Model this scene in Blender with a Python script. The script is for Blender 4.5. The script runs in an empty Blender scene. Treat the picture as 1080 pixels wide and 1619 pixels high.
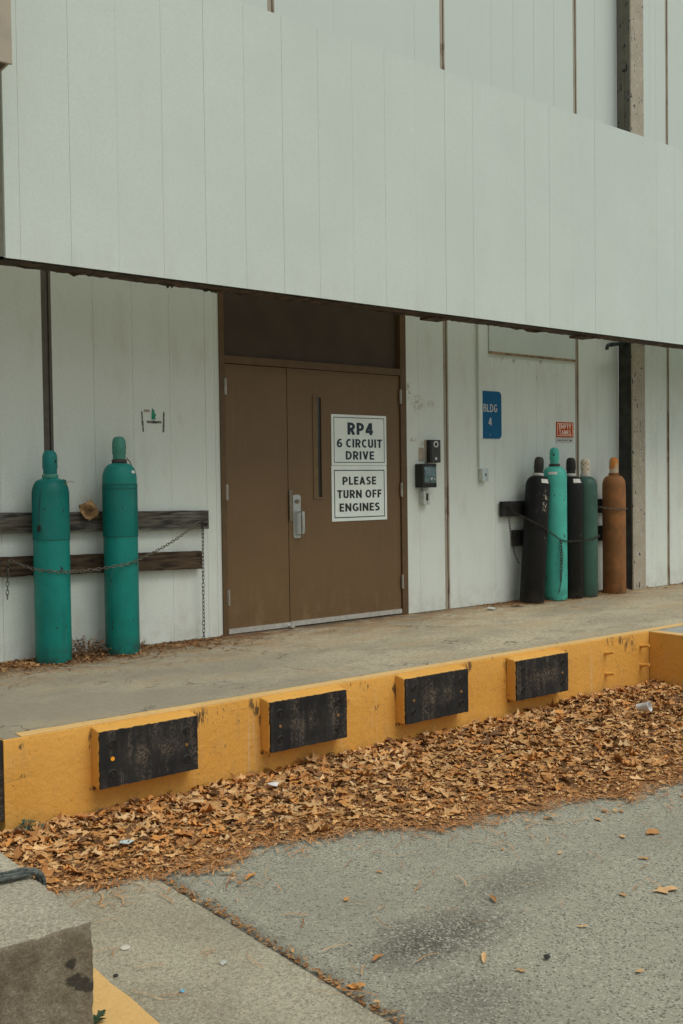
import bpy, bmesh, math, random
import numpy as np
from mathutils import Vector, Matrix

random.seed(7)
RNG = np.random.RandomState(11)
scene = bpy.context.scene
COL = scene.collection
R = math.radians
GZ = -0.465            # level of the yard; the dock deck is z = 0
EDGE = -2.0877         # front face of the dock

# ------------------------------------------------------------------ camera
cam_data = bpy.data.cameras.new("camera")
cam = bpy.data.objects.new("camera", cam_data)
COL.objects.link(cam)
cam_data.sensor_fit = 'VERTICAL'
cam_data.sensor_height = 36.0
cam_data.lens = 1612.4 / 1619.0 * 36.0
cam_data.clip_end = 500
yaw, pitch, roll = R(38.3937), R(-1.6026), R(-0.7575)
fw = Vector((math.sin(yaw) * math.cos(pitch), math.cos(yaw) * math.cos(pitch), math.sin(pitch)))
rt = fw.cross(Vector((0, 0, 1))).normalized()
up = rt.cross(fw)
c_, s_ = math.cos(roll), math.sin(roll)
rt, up = c_ * rt + s_ * up, -s_ * rt + c_ * up
cam.matrix_world = Matrix(((rt.x, up.x, -fw.x, -2.4873), (rt.y, up.y, -fw.y, -6.814), (rt.z, up.z, -fw.z, 1.1847), (0, 0, 0, 1)))
scene.camera = cam

# ------------------------------------------------------------------ world, sun, exposure
world = bpy.data.worlds.new("World")
scene.world = world
world.use_nodes = True
wn = world.node_tree
wn.nodes.clear()
sky = wn.nodes.new('ShaderNodeTexSky')
sky.sky_type = 'NISHITA'
sky.sun_disc = False
SUN_EL, SUN_AZ = 60.0, 165.0        # azimuth clockwise from +Y
sky.sun_elevation = R(SUN_EL)
sky.sun_rotation = R(SUN_AZ)
sky.air_density = 1.0
sky.dust_density = 4.0
hs = wn.nodes.new('ShaderNodeHueSaturation')
hs.inputs['Saturation'].default_value = 0.12
bg = wn.nodes.new('ShaderNodeBackground')
bg.inputs['Strength'].default_value = 0.1
wo = wn.nodes.new('ShaderNodeOutputWorld')
wn.links.new(sky.outputs[0], hs.inputs['Color'])
wn.links.new(hs.outputs[0], bg.inputs['Color'])
wn.links.new(bg.outputs[0], wo.inputs['Surface'])
sd = bpy.data.lights.new("sun", 'SUN')
sd.energy = 1.1
sd.angle = R(40)
sd.color = (1.0, 0.94, 0.84)
sun = bpy.data.objects.new("sun", sd)
COL.objects.link(sun)
sdir = Vector((math.sin(R(SUN_AZ)) * math.cos(R(SUN_EL)), math.cos(R(SUN_AZ)) * math.cos(R(SUN_EL)), math.sin(R(SUN_EL))))
sun.rotation_euler = sdir.to_track_quat('Z', 'Y').to_euler()
sun.location = sdir * 30
scene.view_settings.view_transform = 'Standard'
scene.view_settings.look = 'None'
scene.view_settings.gamma = 1
scene.view_settings.use_curve_mapping = False
scene.view_settings.exposure = 0.13


# ------------------------------------------------------------------ material helpers
class NT:
    def __init__(s, name, rough=0.8, metal=0.0, spec=0.35):
        s.m = bpy.data.materials.new(name)
        s.m.use_nodes = True
        s.t = s.m.node_tree
        s.b = s.t.nodes['Principled BSDF']
        s.b.inputs['Roughness'].default_value = rough
        s.b.inputs['Metallic'].default_value = metal
        s.b.inputs['Specular IOR Level'].default_value = spec
        tc = s.n('ShaderNodeTexCoord')
        s.obj = tc.outputs['Object']
        s.pos = s.n('ShaderNodeNewGeometry').outputs['Position']

    def n(s, t):
        return s.t.nodes.new(t)

    def put(s, sock, v):
        if isinstance(v, bpy.types.NodeSocket):
            s.t.links.new(v, sock)
        elif isinstance(v, (tuple, list)):
            sock.default_value = (*v, 1.0) if len(v) == 3 and len(sock.default_value) == 4 else v
        else:
            sock.default_value = v

    def scale(s, vec, sc):
        q = s.n('ShaderNodeMapping')
        s.t.links.new(vec, q.inputs[0])
        q.inputs['Scale'].default_value = sc
        return q.outputs[0]

    def noise(s, sc, det=4, vec=None, rough=0.55, col=False):
        q = s.n('ShaderNodeTexNoise')
        s.t.links.new(vec or s.pos, q.inputs['Vector'])
        q.inputs['Scale'].default_value = sc
        q.inputs['Detail'].default_value = det
        q.inputs['Roughness'].default_value = rough
        return q.outputs['Color' if col else 'Fac']

    def vor(s, sc, vec=None, out='Distance', feat='F1'):
        q = s.n('ShaderNodeTexVoronoi')
        q.feature = feat
        s.t.links.new(vec or s.pos, q.inputs['Vector'])
        q.inputs['Scale'].default_value = sc
        return q.outputs[out]

    def ramp(s, f, a, b, lo=0.0, hi=1.0):
        q = s.n('ShaderNodeMapRange')
        q.interpolation_type = 'SMOOTHSTEP'
        s.put(q.inputs['Value'], f)
        q.inputs['From Min'].default_value = a
        q.inputs['From Max'].default_value = b
        q.inputs['To Min'].default_value = lo
        q.inputs['To Max'].default_value = hi
        return q.outputs[0]

    def math(s, op, a, b=0.0):
        q = s.n('ShaderNodeMath')
        q.operation = op
        s.put(q.inputs[0], a)
        s.put(q.inputs[1], b)
        return q.outputs[0]

    def mul(s, *a):
        r = a[0]
        for b in a[1:]:
            r = s.math('MULTIPLY', r, b)
        return r

    def mx(s, *a):
        r = a[0]
        for b in a[1:]:
            r = s.math('MAXIMUM', r, b)
        return r

    def mix(s, f, a, b, mode='MIX'):
        q = s.n('ShaderNodeMix')
        q.data_type = 'RGBA'
        q.blend_type = mode
        s.put(q.inputs[0], f)
        s.put(q.inputs[6], a)
        s.put(q.inputs[7], b)
        return q.outputs[2]

    def blob(s, centre, radii, inner=0.3, vec=None):
        """1 inside an ellipsoid round centre, fading to 0 at its rim"""
        q = s.n('ShaderNodeMapping')
        q.vector_type = 'TEXTURE'
        s.t.links.new(vec or s.pos, q.inputs[0])
        q.inputs['Location'].default_value = centre
        q.inputs['Scale'].default_value = radii
        l = s.n('ShaderNodeVectorMath')
        l.operation = 'LENGTH'
        s.t.links.new(q.outputs[0], l.inputs[0])
        return s.ramp(l.outputs['Value'], inner, 1.0, 1.0, 0.0)

    def axis(s, i, vec=None):
        q = s.n('ShaderNodeSeparateXYZ')
        s.t.links.new(vec or s.pos, q.inputs[0])
        return q.outputs[i]

    def attr(s, name):
        q = s.n('ShaderNodeAttribute')
        q.attribute_name = name
        return q.outputs['Color']

    def bump(s, h, strength=0.3, dist=0.01):
        q = s.n('ShaderNodeBump')
        q.inputs['Strength'].default_value = strength
        q.inputs['Distance'].default_value = dist
        s.put(q.inputs['Height'], h)
        s.t.links.new(q.outputs[0], s.b.inputs['Normal'])

    def base(s, c):
        s.put(s.b.inputs['Base Color'], c)
        return s

    def rough(s, v):
        s.put(s.b.inputs['Roughness'], v)
        return s


def plain(name, c, rough=0.7, metal=0.0, var=0.12, sc=14.0, spec=0.35):
    k = NT(name, rough, metal, spec)
    f = k.noise(sc, 5)
    k.base(k.mix(k.ramp(f, 0.3, 0.7), tuple(x * (1 - var) for x in c), tuple(min(1, x * (1 + var)) for x in c)))
    k.bump(k.noise(sc * 8, 3), 0.12, 0.004)
    return k.m


M = {}


def m_siding(name, stains):
    k = NT(name, 0.62, spec=0.3)
    c = k.mix(k.ramp(k.noise(1.3, 5), 0.35, 0.65), (0.705, 0.785, 0.720) if stains else (0.565, 0.655, 0.605), (0.735, 0.810, 0.745) if stains else (0.600, 0.690, 0.636))
    if stains:
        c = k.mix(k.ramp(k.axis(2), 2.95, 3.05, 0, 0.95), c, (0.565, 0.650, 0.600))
    st = k.noise(2.2, 5, k.scale(k.pos, (5.0, 5.0, 0.35)))
    c = k.mix(k.ramp(st, 0.50, 0.80, 0, 0.10), c, (0.50, 0.50, 0.42))
    c = k.mix(k.ramp(k.noise(260, 2), 0.35, 0.7, 0, 0.14), c, (0.45, 0.49, 0.43))
    c = k.mix(k.ramp(k.noise(85, 3, None, 0.75), 0.38, 0.62, 0, 0.34), c, (0.50, 0.545, 0.485))
    wn_ = k.n('ShaderNodeTexWhiteNoise')
    wn_.noise_dimensions = '1D'
    k.put(wn_.inputs['W'], k.math('FLOOR', k.math('DIVIDE', k.math('ADD', k.axis(0), 0.2767), 0.3056)))
    c = k.mix(k.ramp(wn_.outputs['Value'], 0, 1, 0, 0.07), c, (0.52, 0.56, 0.50))
    if not stains:
        low = k.mul(k.ramp(k.axis(2), 2.48, 2.75, 1, 0), k.ramp(k.noise(6, 6, k.scale(k.pos, (1.5, 1, 0.4))), 0.42, 0.72))
        c = k.mix(k.mul(low, 0.14), c, (0.40, 0.40, 0.33))
    if stains:
        z = k.axis(2)
        splash = k.mul(k.ramp(z, 0.0, 0.35, 1, 0), k.ramp(k.noise(9, 5), 0.35, 0.75))
        c = k.mix(k.mul(splash, 0.35), c, (0.36, 0.33, 0.25))
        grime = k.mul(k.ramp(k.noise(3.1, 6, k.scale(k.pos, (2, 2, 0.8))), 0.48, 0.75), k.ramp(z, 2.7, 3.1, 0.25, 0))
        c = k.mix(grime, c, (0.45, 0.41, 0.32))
        # patch of scuffed, filled siding right of the door
        sc = k.mx(k.blob((3.80, 0, 1.90), (0.10, 0.5, 0.10)), k.blob((3.98, 0, 1.90), (0.07, 0.5, 0.05)), k.blob((3.74, 0, 1.58), (0.07, 0.5, 0.04)),
                  k.blob((3.85, 0, 1.47), (0.06, 0.5, 0.14)), k.blob((3.70, 0, 2.02), (0.05, 0.5, 0.10)))
        c = k.mix(k.mul(sc, k.ramp(k.noise(21, 5), 0.42, 0.62, 0, 0.75)), c, (0.36, 0.30, 0.21))
        # rust and dark drips below the patched panel
        drip = k.mul(k.blob((5.40, 0, 2.31), (0.75, 0.6, 0.14), 0.5), k.ramp(k.noise(6.5, 3, k.scale(k.pos, (2.2, 1, 1.6))), 0.60, 0.70))
        c = k.mix(k.mul(drip, 0.75), c, (0.28, 0.25, 0.18))
    k.base(c)
    k.bump(k.noise(180, 3), 0.10, 0.002)
    return k.m


M['siding'] = m_siding('white_siding', True)
M['fascia'] = m_siding('white_fascia_siding', False)

k = NT('tan_channel_steel', 0.7)
c = k.mix(k.ramp(k.noise(7, 5, k.scale(k.pos, (4, 4, 0.6))), 0.35, 0.7), (0.36, 0.325, 0.25), (0.28, 0.245, 0.18))
c = k.mix(k.ramp(k.noise(3.0, 4, k.scale(k.pos, (1, 1, 0.7))), 0.57, 0.62, 0, 0.8), c, (0.19, 0.135, 0.09))
k.base(c)
M['channel'] = k.m
M['channel_dark'] = plain('dark_channel_steel', (0.105, 0.095, 0.078), 0.7)

k = NT('peeling_tan_column_paint', 0.75)
c = k.mix(k.ramp(k.noise(5, 5), 0.3, 0.7), (0.40, 0.355, 0.270), (0.34, 0.305, 0.232))
v = k.noise(17, 6, k.scale(k.pos, (1.6, 1.6, 0.7)), 0.62)
c = k.mix(k.ramp(v, 0.56, 0.585), c, (0.53, 0.52, 0.45))
c = k.mix(k.ramp(v, 0.60, 0.615), c, (0.06, 0.052, 0.042))
k.base(c)
k.bump(v, 0.5, 0.01)
M['column'] = k.m
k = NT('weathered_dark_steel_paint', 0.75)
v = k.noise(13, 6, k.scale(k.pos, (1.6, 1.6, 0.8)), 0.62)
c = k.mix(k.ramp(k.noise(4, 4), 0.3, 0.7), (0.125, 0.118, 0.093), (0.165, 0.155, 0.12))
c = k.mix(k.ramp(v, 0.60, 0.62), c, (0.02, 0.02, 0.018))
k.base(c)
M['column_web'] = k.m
M['column_shade'] = plain('column_shade_black', (0.040, 0.040, 0.034), 0.75, var=0.35, sc=9)  # shade on the column side under the canopy, put into the colour

k = NT('brown_door_paint', 0.5, spec=0.4)
c = k.mix(k.ramp(k.noise(1.6, 5), 0.3, 0.7), (0.1387, 0.0842, 0.0338), (0.1582, 0.0964, 0.0392))
c = k.mix(k.mul(k.blob((2.15, 0, 0.45), (0.6019, 0.5638, 0.6904), 0.0), k.ramp(k.noise(4, 5), 0.3, 0.7), 0.5), c, (0.1685, 0.1037, 0.0336))
z = k.axis(2)
c = k.mix(k.mul(k.ramp(z, 0.0, 0.5, 1, 0), k.ramp(k.noise(9, 6, k.scale(k.pos, (1, 1, 0.5))), 0.45, 0.75), 0.5), c, (0.2769, 0.1861, 0.0987))
c = k.mix(k.ramp(k.noise(55, 3), 0.70, 0.73, 0, 0.6), c, (0.337, 0.2367, 0.1381))
c = k.mix(k.mul(k.blob((2.44, 0, 0.95), (0.2649, 0.5638, 0.3453), 0.1), k.ramp(k.noise(11, 6), 0.42, 0.65), 0.45), c, (0.1023, 0.0632, 0.0316))
c = k.mix(k.ramp(k.noise(4, 6, k.scale(k.pos, (7, 7, 0.45)), 0.62), 0.54, 0.74, 0, 0.35), c, (0.2167, 0.1409, 0.0711))
c = k.mix(k.mul(k.ramp(z, 0.02, 0.30, 1, 0), k.ramp(k.noise(26, 5, k.scale(k.pos, (0.5, 1, 2.2)), 0.65), 0.58, 0.64), 0.7), c, (0.0782, 0.0508, 0.0296))
k.base(c)
c = k.mix(k.ramp(k.noise(95, 3, None, 0.75), 0.38, 0.62, 0, 0.35), c, (0.1155, 0.0756, 0.0412))
k.base(c)
k.bump(k.noise(240, 2), 0.08, 0.002)
M['door'] = k.m
M['frame'] = plain('brown_frame_paint', (0.1084, 0.0662, 0.0288), 0.5, var=0.1)
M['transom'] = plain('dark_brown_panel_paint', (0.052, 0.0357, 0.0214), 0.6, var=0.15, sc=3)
M['alu'] = plain('weathered_aluminium', (0.55, 0.56, 0.52), 0.42, 0.55, 0.1, 30)
M['steel'] = plain('brushed_steel', (0.46, 0.49, 0.46), 0.33, 0.9, 0.08, 60)
M['dull_steel'] = plain('dull_brown_steel', (0.20, 0.17, 0.12), 0.5, 0.4)
M['hinge'] = plain('hinge_steel', (0.42, 0.40, 0.34), 0.45, 0.6)
M['black'] = plain('black_plastic', (0.016, 0.017, 0.016), 0.42)
M['glassy'] = plain('dark_glass', (0.02, 0.022, 0.02), 0.08, spec=0.6)
M['interior'] = plain('dark_interior', (0.02, 0.017, 0.014), 0.9)
M['glass_edge'] = plain('brown_glass_reveal', (0.15, 0.105, 0.045), 0.6)

k = NT('rusty_dark_lip_steel', 0.85)
v = k.noise(16, 6)
k.base(k.mix(k.ramp(v, 0.4, 0.65), (0.045, 0.034, 0.026), (0.115, 0.072, 0.042)))
k.bump(v, 0.6, 0.02)
M['lip'] = k.m
M['soffit'] = plain('pale_bounce_soffit', (0.64, 0.60, 0.51), 0.85)  # unseen soffit, coloured pale to bounce light onto the wall top
M['olive_trim'] = plain('olive_trim_paint', (0.36, 0.36, 0.28), 0.7)
k = NT('tan_metal_housing', 0.6)
c = k.mix(k.ramp(k.noise(4, 5), 0.3, 0.7), (0.33, 0.30, 0.23), (0.42, 0.37, 0.28))
c = k.mix(k.ramp(k.noise(7, 5, k.scale(k.pos, (1, 1, 0.5))), 0.58, 0.68, 0, 0.7), c, (0.40, 0.27, 0.13))
k.base(c)
M['housing'] = k.m

# deck concrete
k = NT('dock_deck_concrete', 0.9)
big = k.noise(1.1, 6, k.scale(k.pos, (0.6, 1.4, 1)))
c = k.mix(k.ramp(big, 0.35, 0.68), (0.363, 0.3199, 0.2123), (0.5986, 0.5268, 0.3558))
c = k.mix(k.ramp(k.noise(3.7, 8, k.scale(k.pos, (0.8, 1.3, 1)), 0.68), 0.50, 0.64, 0, 0.55), c, (0.2356, 0.2158, 0.1516))
c = k.mix(k.ramp(k.noise(34, 8, k.scale(k.pos, (0.7, 1.3, 1)), 0.75), 0.47, 0.60, 0, 0.75), c, (0.2165, 0.1968, 0.1377))
c = k.mix(k.ramp(k.noise(1.9, 6, k.scale(k.pos, (0.5, 1.6, 1)), 0.6), 0.50, 0.68, 0, 0.65), c, (0.4713, 0.3491, 0.1844))
c = k.mix(k.mul(k.ramp(k.axis(0), -1.0, 3.2, 1, 0), k.ramp(k.noise(2.3, 6), 0.25, 0.6, 0.3, 0.8)), c, (0.2547, 0.2275, 0.1667))
c = k.mix(k.ramp(k.noise(90, 4, None, 0.7), 0.40, 0.68, 0, 0.75), c, (0.2547, 0.2475, 0.1925))
c = k.mix(k.ramp(k.noise(170, 2), 0.66, 0.72, 0, 0.5), c, (0.5519, 0.5289, 0.4479))
y = k.axis(1)
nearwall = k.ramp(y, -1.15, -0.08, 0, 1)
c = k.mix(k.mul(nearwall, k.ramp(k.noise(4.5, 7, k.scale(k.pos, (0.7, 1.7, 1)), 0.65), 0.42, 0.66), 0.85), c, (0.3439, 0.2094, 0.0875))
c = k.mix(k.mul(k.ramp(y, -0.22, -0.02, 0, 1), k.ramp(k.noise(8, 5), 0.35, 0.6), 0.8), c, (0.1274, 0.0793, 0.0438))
crk = k.vor(0.85, k.n('ShaderNodeVectorMath').outputs[0], 'Distance', 'DISTANCE_TO_EDGE')
vm = [n for n in k.t.nodes if n.type == 'VECT_MATH'][-1]
vm.operation = 'ADD'
k.t.links.new(k.pos, vm.inputs[0])
nz = k.noise(2.6, 4, None, 0.6, True)
k.t.links.new(nz, vm.inputs[1])
c = k.mix(k.mul(k.ramp(crk, 0.004, 0.012, 1, 0), k.ramp(k.noise(1.7, 2), 0.5, 0.6), 0.75), c, (0.09, 0.075, 0.055))
k.base(c)
k.bump(k.noise(60, 8, None, 0.7), 0.6, 0.012)
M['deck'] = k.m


def m_yellow(name, wall=False, b=(0.72, 0.385, 0.079)):
    k = NT(name, 0.62, spec=0.3)
    c = k.mix(k.ramp(k.noise(2.3, 5), 0.3, 0.7), b, (b[0] * 0.93, b[1] * 0.90, b[2] * 0.82))
    c = k.mix(k.ramp(k.noise(11, 6, k.scale(k.pos, (1, 1, 0.5))), 0.52, 0.8, 0, 0.35), c, (0.62, 0.40, 0.16))
    c = k.mix(k.ramp(k.noise(55, 5, None, 0.65), 0.60, 0.68, 0, 0.55), c, (0.36, 0.20, 0.06))
    c = k.mix(k.mul(k.ramp(k.noise(34, 6, k.scale(k.pos, (1, 1, 0.6)), 0.68), 0.63, 0.65), k.ramp(k.noise(2.1, 3), 0.40, 0.58), 0.85), c, (0.115, 0.078, 0.042))
    c = k.mix(k.mul(k.ramp(k.noise(17, 7, k.scale(k.pos, (1, 1, 0.35)), 0.7), 0.55, 0.70), 0.40), c, (0.50, 0.29, 0.10))
    if wall:
        x, z = k.axis(0), k.axis(2)
        # pale vertical run marks, in a few narrow places
        runs = k.mx(*[k.blob((a, EDGE, -0.28), (w, 1, 0.28), 0.4) for a, w in ((0.255, 0.035), (0.60, 0.05), (1.26, 0.04), (1.50, 0.04), (3.60, 0.05), (2.0, 0.03))])
        runn = k.ramp(k.noise(3, 3, k.scale(k.pos, (42, 42, 0.5))), 0.50, 0.64)
        c = k.mix(k.mul(runs, runn, 0.55), c, (0.66, 0.55, 0.36))
        # dark scuffs where lorries rubbed the edge
        spots = [(0.27, -0.055, .075), (0.40, -0.04, .03), (0.645, -0.07, .05), (0.62, -0.03, .05), (1.285, -0.13, .03), (1.655, -0.10, .04), (1.42, -0.03, .05), (1.50, -0.17, .04),
                 (2.30, -0.03, .06), (2.66, -0.05, .04), (3.30, -0.06, .04), (3.82, -0.02, .06), (3.95, -0.03, .05), (4.07, -0.04, .05), (-0.70, -0.045, .022), (-0.70, -0.19, .02),
                 (1.30, -0.02, .02), (3.1, -0.1, .05), (4.05, -0.075, .09)]
        sp = k.mx(*([k.blob((a, EDGE, q), (r, 1, r), 0.35) for a, q, r in spots] + [k.blob((a, EDGE, -0.08), (0.012, 1, 0.11), 0.4) for a in (-0.355, 0.657, 1.660, 2.664)] + [k.blob((a, EDGE, -0.315), (0.03, 1, 0.016), 0.4) for a in (-0.34, 0.68, 1.68, 2.69, 0.19, 3.18)]))
        spn = k.ramp(k.noise(30, 5, k.scale(k.pos, (1.5, 1, 0.40)), 0.62), 0.46, 0.54)
        c = k.mix(k.mul(sp, spn, 0.9), c, (0.075, 0.052, 0.030))
        grime = k.mul(k.ramp(z, GZ, GZ + 0.16, 1, 0), k.ramp(k.noise(7, 5), 0.35, 0.7))
        c = k.mix(k.mul(grime, 0.5), c, (0.42, 0.25, 0.07))
        # hairline cracks and scratches
        e = k.vor(3.1, k.scale(k.pos, (0.8, 1, 1.2)), 'Distance', 'DISTANCE_TO_EDGE')
        c = k.mix(k.mul(k.ramp(e, 0.003, 0.010, 1, 0), k.ramp(k.noise(2.4, 3), 0.54, 0.60), 0.6), c, (0.30, 0.17, 0.05))
    k.base(c)
    k.bump(k.noise(24, 8, None, 0.66), 0.55, 0.014)
    return k.m


M['yellow_wall'] = m_yellow('yellow_wall_paint', True)
M['yellow'] = m_yellow('yellow_paint')
M['yellow_edge'] = m_yellow('pale_yellow_edge_paint', False, (0.72, 0.48, 0.19))
M['plug'] = plain('orange_plug_paint', (0.85, 0.36, 0.02), 0.5)
M['dull_plug'] = plain('scuffed_orange_plug', (0.25, 0.13, 0.04), 0.7)

k = NT('scuffed_black_rubber', 0.75, spec=0.3)
c = k.mix(k.ramp(k.noise(9, 5), 0.3, 0.7), (0.011, 0.012, 0.012), (0.024, 0.025, 0.024))
dust = k.mul(k.ramp(k.noise(5, 5, k.scale(k.pos, (3.2, 1, 0.6))), 0.46, 0.68), k.ramp(k.noise(60, 4, None, 0.7), 0.42, 0.62))
c = k.mix(k.mul(dust, 0.55), c, (0.20, 0.165, 0.12))
worn = k.mul(k.blob((0.03, 0, 0.0), (0.22, 1, 0.075), 0.2, k.obj), k.ramp(k.noise(85, 4, None, 0.7), 0.42, 0.62), k.ramp(k.noise(4.1, 5, k.scale(k.pos, (2.5, 1, 1.2)), 0.6), 0.38, 0.60))
c = k.mix(k.mul(worn, 0.55), c, (0.24, 0.19, 0.13))
scr = k.ramp(k.noise(4, 2, k.scale(k.pos, (90, 1, 1.5))), 0.68, 0.72)
c = k.mix(k.mul(scr, k.ramp(k.noise(6, 3), 0.45, 0.6), 0.5), c, (0.22, 0.20, 0.17))
k.base(c)
k.bump(k.noise(45, 6, None, 0.65), 0.35, 0.006)
M['rubber'] = k.m
M['bolt'] = plain('dark_bolt_steel', (0.028, 0.025, 0.022), 0.6, 0.3, 0.3, 40)

# asphalt, sidewalk, block concrete
k = NT('worn_grey_asphalt', 0.92)
cellc = k.vor(210, None, 'Color')
g = k.axis(0, cellc)
c = k.mix(k.ramp(g, 0.0, 1.0), (0.1925, 0.1972, 0.1491), (0.4595, 0.4661, 0.3614))
c = k.mix(k.ramp(k.noise(70, 4, None, 0.7), 0.35, 0.68, 0.0, 0.72), (0.3167, 0.3181, 0.2467), c)
g2 = k.axis(1, k.vor(140, None, 'Color'))
c = k.mix(k.ramp(g2, 0.86, 0.92, 0, 0.5), c, (0.5712, 0.5672, 0.4474))
c = k.mix(k.ramp(g2, 0.16, 0.06, 0, 0.7), c, (0.0443, 0.044, 0.0394))
c = k.mix(k.ramp(k.noise(1.4, 6), 0.40, 0.70, 0, 0.4), c, (0.2174, 0.2157, 0.1663))
st = k.mx(k.blob((0.05, -4.15, GZ), (0.54, 0.27, 1), 0.05), k.mul(k.blob((0.60, -4.00, GZ), (0.75, 0.22, 1), 0.0), 0.5), k.mul(k.blob((-0.20, -4.55, GZ), (0.36, 0.28, 1), 0.0), 0.6))
st = k.mul(st, k.ramp(k.noise(3, 6), 0.25, 0.60, 0.70, 1))
speck = k.ramp(g2, 0.70, 0.80, 1.0, 0.25)
c = k.mix(k.mul(st, speck, 0.85), c, (0.045, 0.043, 0.036))
x = k.axis(0)
joint = k.mul(k.ramp(x, -0.475, -0.36, 1, 0), k.ramp(k.noise(9, 5), 0.30, 0.60))
c = k.mix(k.mul(joint, 0.7), c, (0.055, 0.045, 0.034))
k.base(c)
k.bump(k.mx(k.vor(210), k.noise(150, 3)), 0.6, 0.006)
M['asphalt'] = k.m


def m_conc(name, lo, hi, dark, speck=0.5, dirty=False):
    k = NT(name, 0.92)
    c = k.mix(k.ramp(k.noise(2.1, 6), 0.32, 0.68), lo, hi)
    c = k.mix(k.ramp(k.noise(75, 5, None, 0.75), 0.42, 0.66, 0, speck), c, dark)
    gg = k.axis(0, k.vor(190, None, 'Color'))
    c = k.mix(k.ramp(gg, 0.70, 1.0, 0, 0.55), c, tuple(v * 0.8 for v in dark))
    c = k.mix(k.ramp(gg, 0.30, 0.0, 0, 0.45), c, tuple(min(1, v * 1.35) for v in hi))
    c = k.mix(k.ramp(k.noise(150, 2), 0.64, 0.70, 0, 0.55), c, tuple(min(1, v * 1.45) for v in hi))
    c = k.mix(k.ramp(k.noise(5, 7, None, 0.65), 0.55, 0.76, 0, 0.5), c, tuple(v * 0.75 for v in lo))
    c = k.mix(k.mul(k.ramp(k.vor(48), 0.10, 0.20, 1, 0), k.ramp(k.noise(11, 3), 0.48, 0.58), 0.7), c, tuple(v * 0.40 for v in lo))
    if dirty:
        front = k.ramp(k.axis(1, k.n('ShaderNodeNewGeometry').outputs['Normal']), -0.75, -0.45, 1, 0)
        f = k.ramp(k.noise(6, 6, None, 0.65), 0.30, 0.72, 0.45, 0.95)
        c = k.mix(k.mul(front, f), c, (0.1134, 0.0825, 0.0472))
        wob = k.n('ShaderNodeVectorMath')
        wob.operation = 'MULTIPLY_ADD'
        k.t.links.new(k.noise(22, 5, None, 0.6, True), wob.inputs[0])
        wob.inputs[1].default_value = (0.05, 0.0, 0.05)
        k.t.links.new(k.pos, wob.inputs[2])
        wv = wob.outputs[0]
        sp = k.mx(k.blob((-1.312, -4.115, -0.127), (0.020, 0.3, 0.022), 0.55, wv), k.blob((-1.310, -4.115, -0.178), (0.030, 0.3, 0.020), 0.6, wv), k.blob((-1.285, -4.115, -0.198), (0.034, 0.3, 0.022), 0.6, wv), k.blob((-1.255, -4.115, -0.212), (0.034, 0.3, 0.018), 0.6, wv))
        c = k.mix(k.mul(sp, 0.85), c, (0.030, 0.028, 0.023))
        c = k.mix(k.mul(front, k.ramp(k.noise(26, 4), 0.66, 0.71), 0.6), c, (0.42, 0.33, 0.23))
    k.base(c)
    k.bump(k.noise(55, 8, None, 0.72), 0.8, 0.014)
    return k.m


M['sidewalk'] = m_conc('sidewalk_concrete', (0.385, 0.3596, 0.2551), (0.4982, 0.4698, 0.342), (0.1856, 0.167, 0.1225), 0.6)
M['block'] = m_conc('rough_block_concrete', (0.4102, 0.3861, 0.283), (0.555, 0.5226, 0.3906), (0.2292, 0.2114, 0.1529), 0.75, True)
M['ext_deck'] = m_conc('pale_grey_slab', (0.32, 0.34, 0.31), (0.38, 0.40, 0.36), (0.24, 0.25, 0.23), 0.5)

# timber
k = NT('weathered_dark_timber', 0.9)
gr = k.noise(6, 6, k.scale(k.obj, (0.9, 9, 9)), 0.6)
c = k.mix(k.ramp(gr, 0.34, 0.64), (0.024, 0.024, 0.020), (0.140, 0.138, 0.112))
c = k.mix(k.ramp(k.noise(3, 5, k.scale(k.obj, (0.5, 2, 2))), 0.5, 0.7, 0, 0.5), c, (0.085, 0.062, 0.042))
kn = k.vor(2.3, k.scale(k.obj, (1.1, 3, 3)))
c = k.mix(k.ramp(kn, 0.05, 0.14, 0.8, 0), c, (0.018, 0.015, 0.012))
k.base(c)
k.bump(gr, 0.7, 0.008)
M['timber'] = k.m
k = NT('brown_weathered_timber', 0.9)
gr = k.noise(6, 6, k.scale(k.obj, (0.9, 9, 9)), 0.6)
c = k.mix(k.ramp(gr, 0.32, 0.66), (0.0255, 0.0185, 0.0123), (0.0978, 0.0655, 0.0377))
k.base(c)
k.bump(gr, 0.7, 0.008)
M['timber_brown'] = k.m
M['timber_black'] = plain('blackened_timber', (0.022, 0.022, 0.020), 0.85, var=0.4, sc=9)


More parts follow.
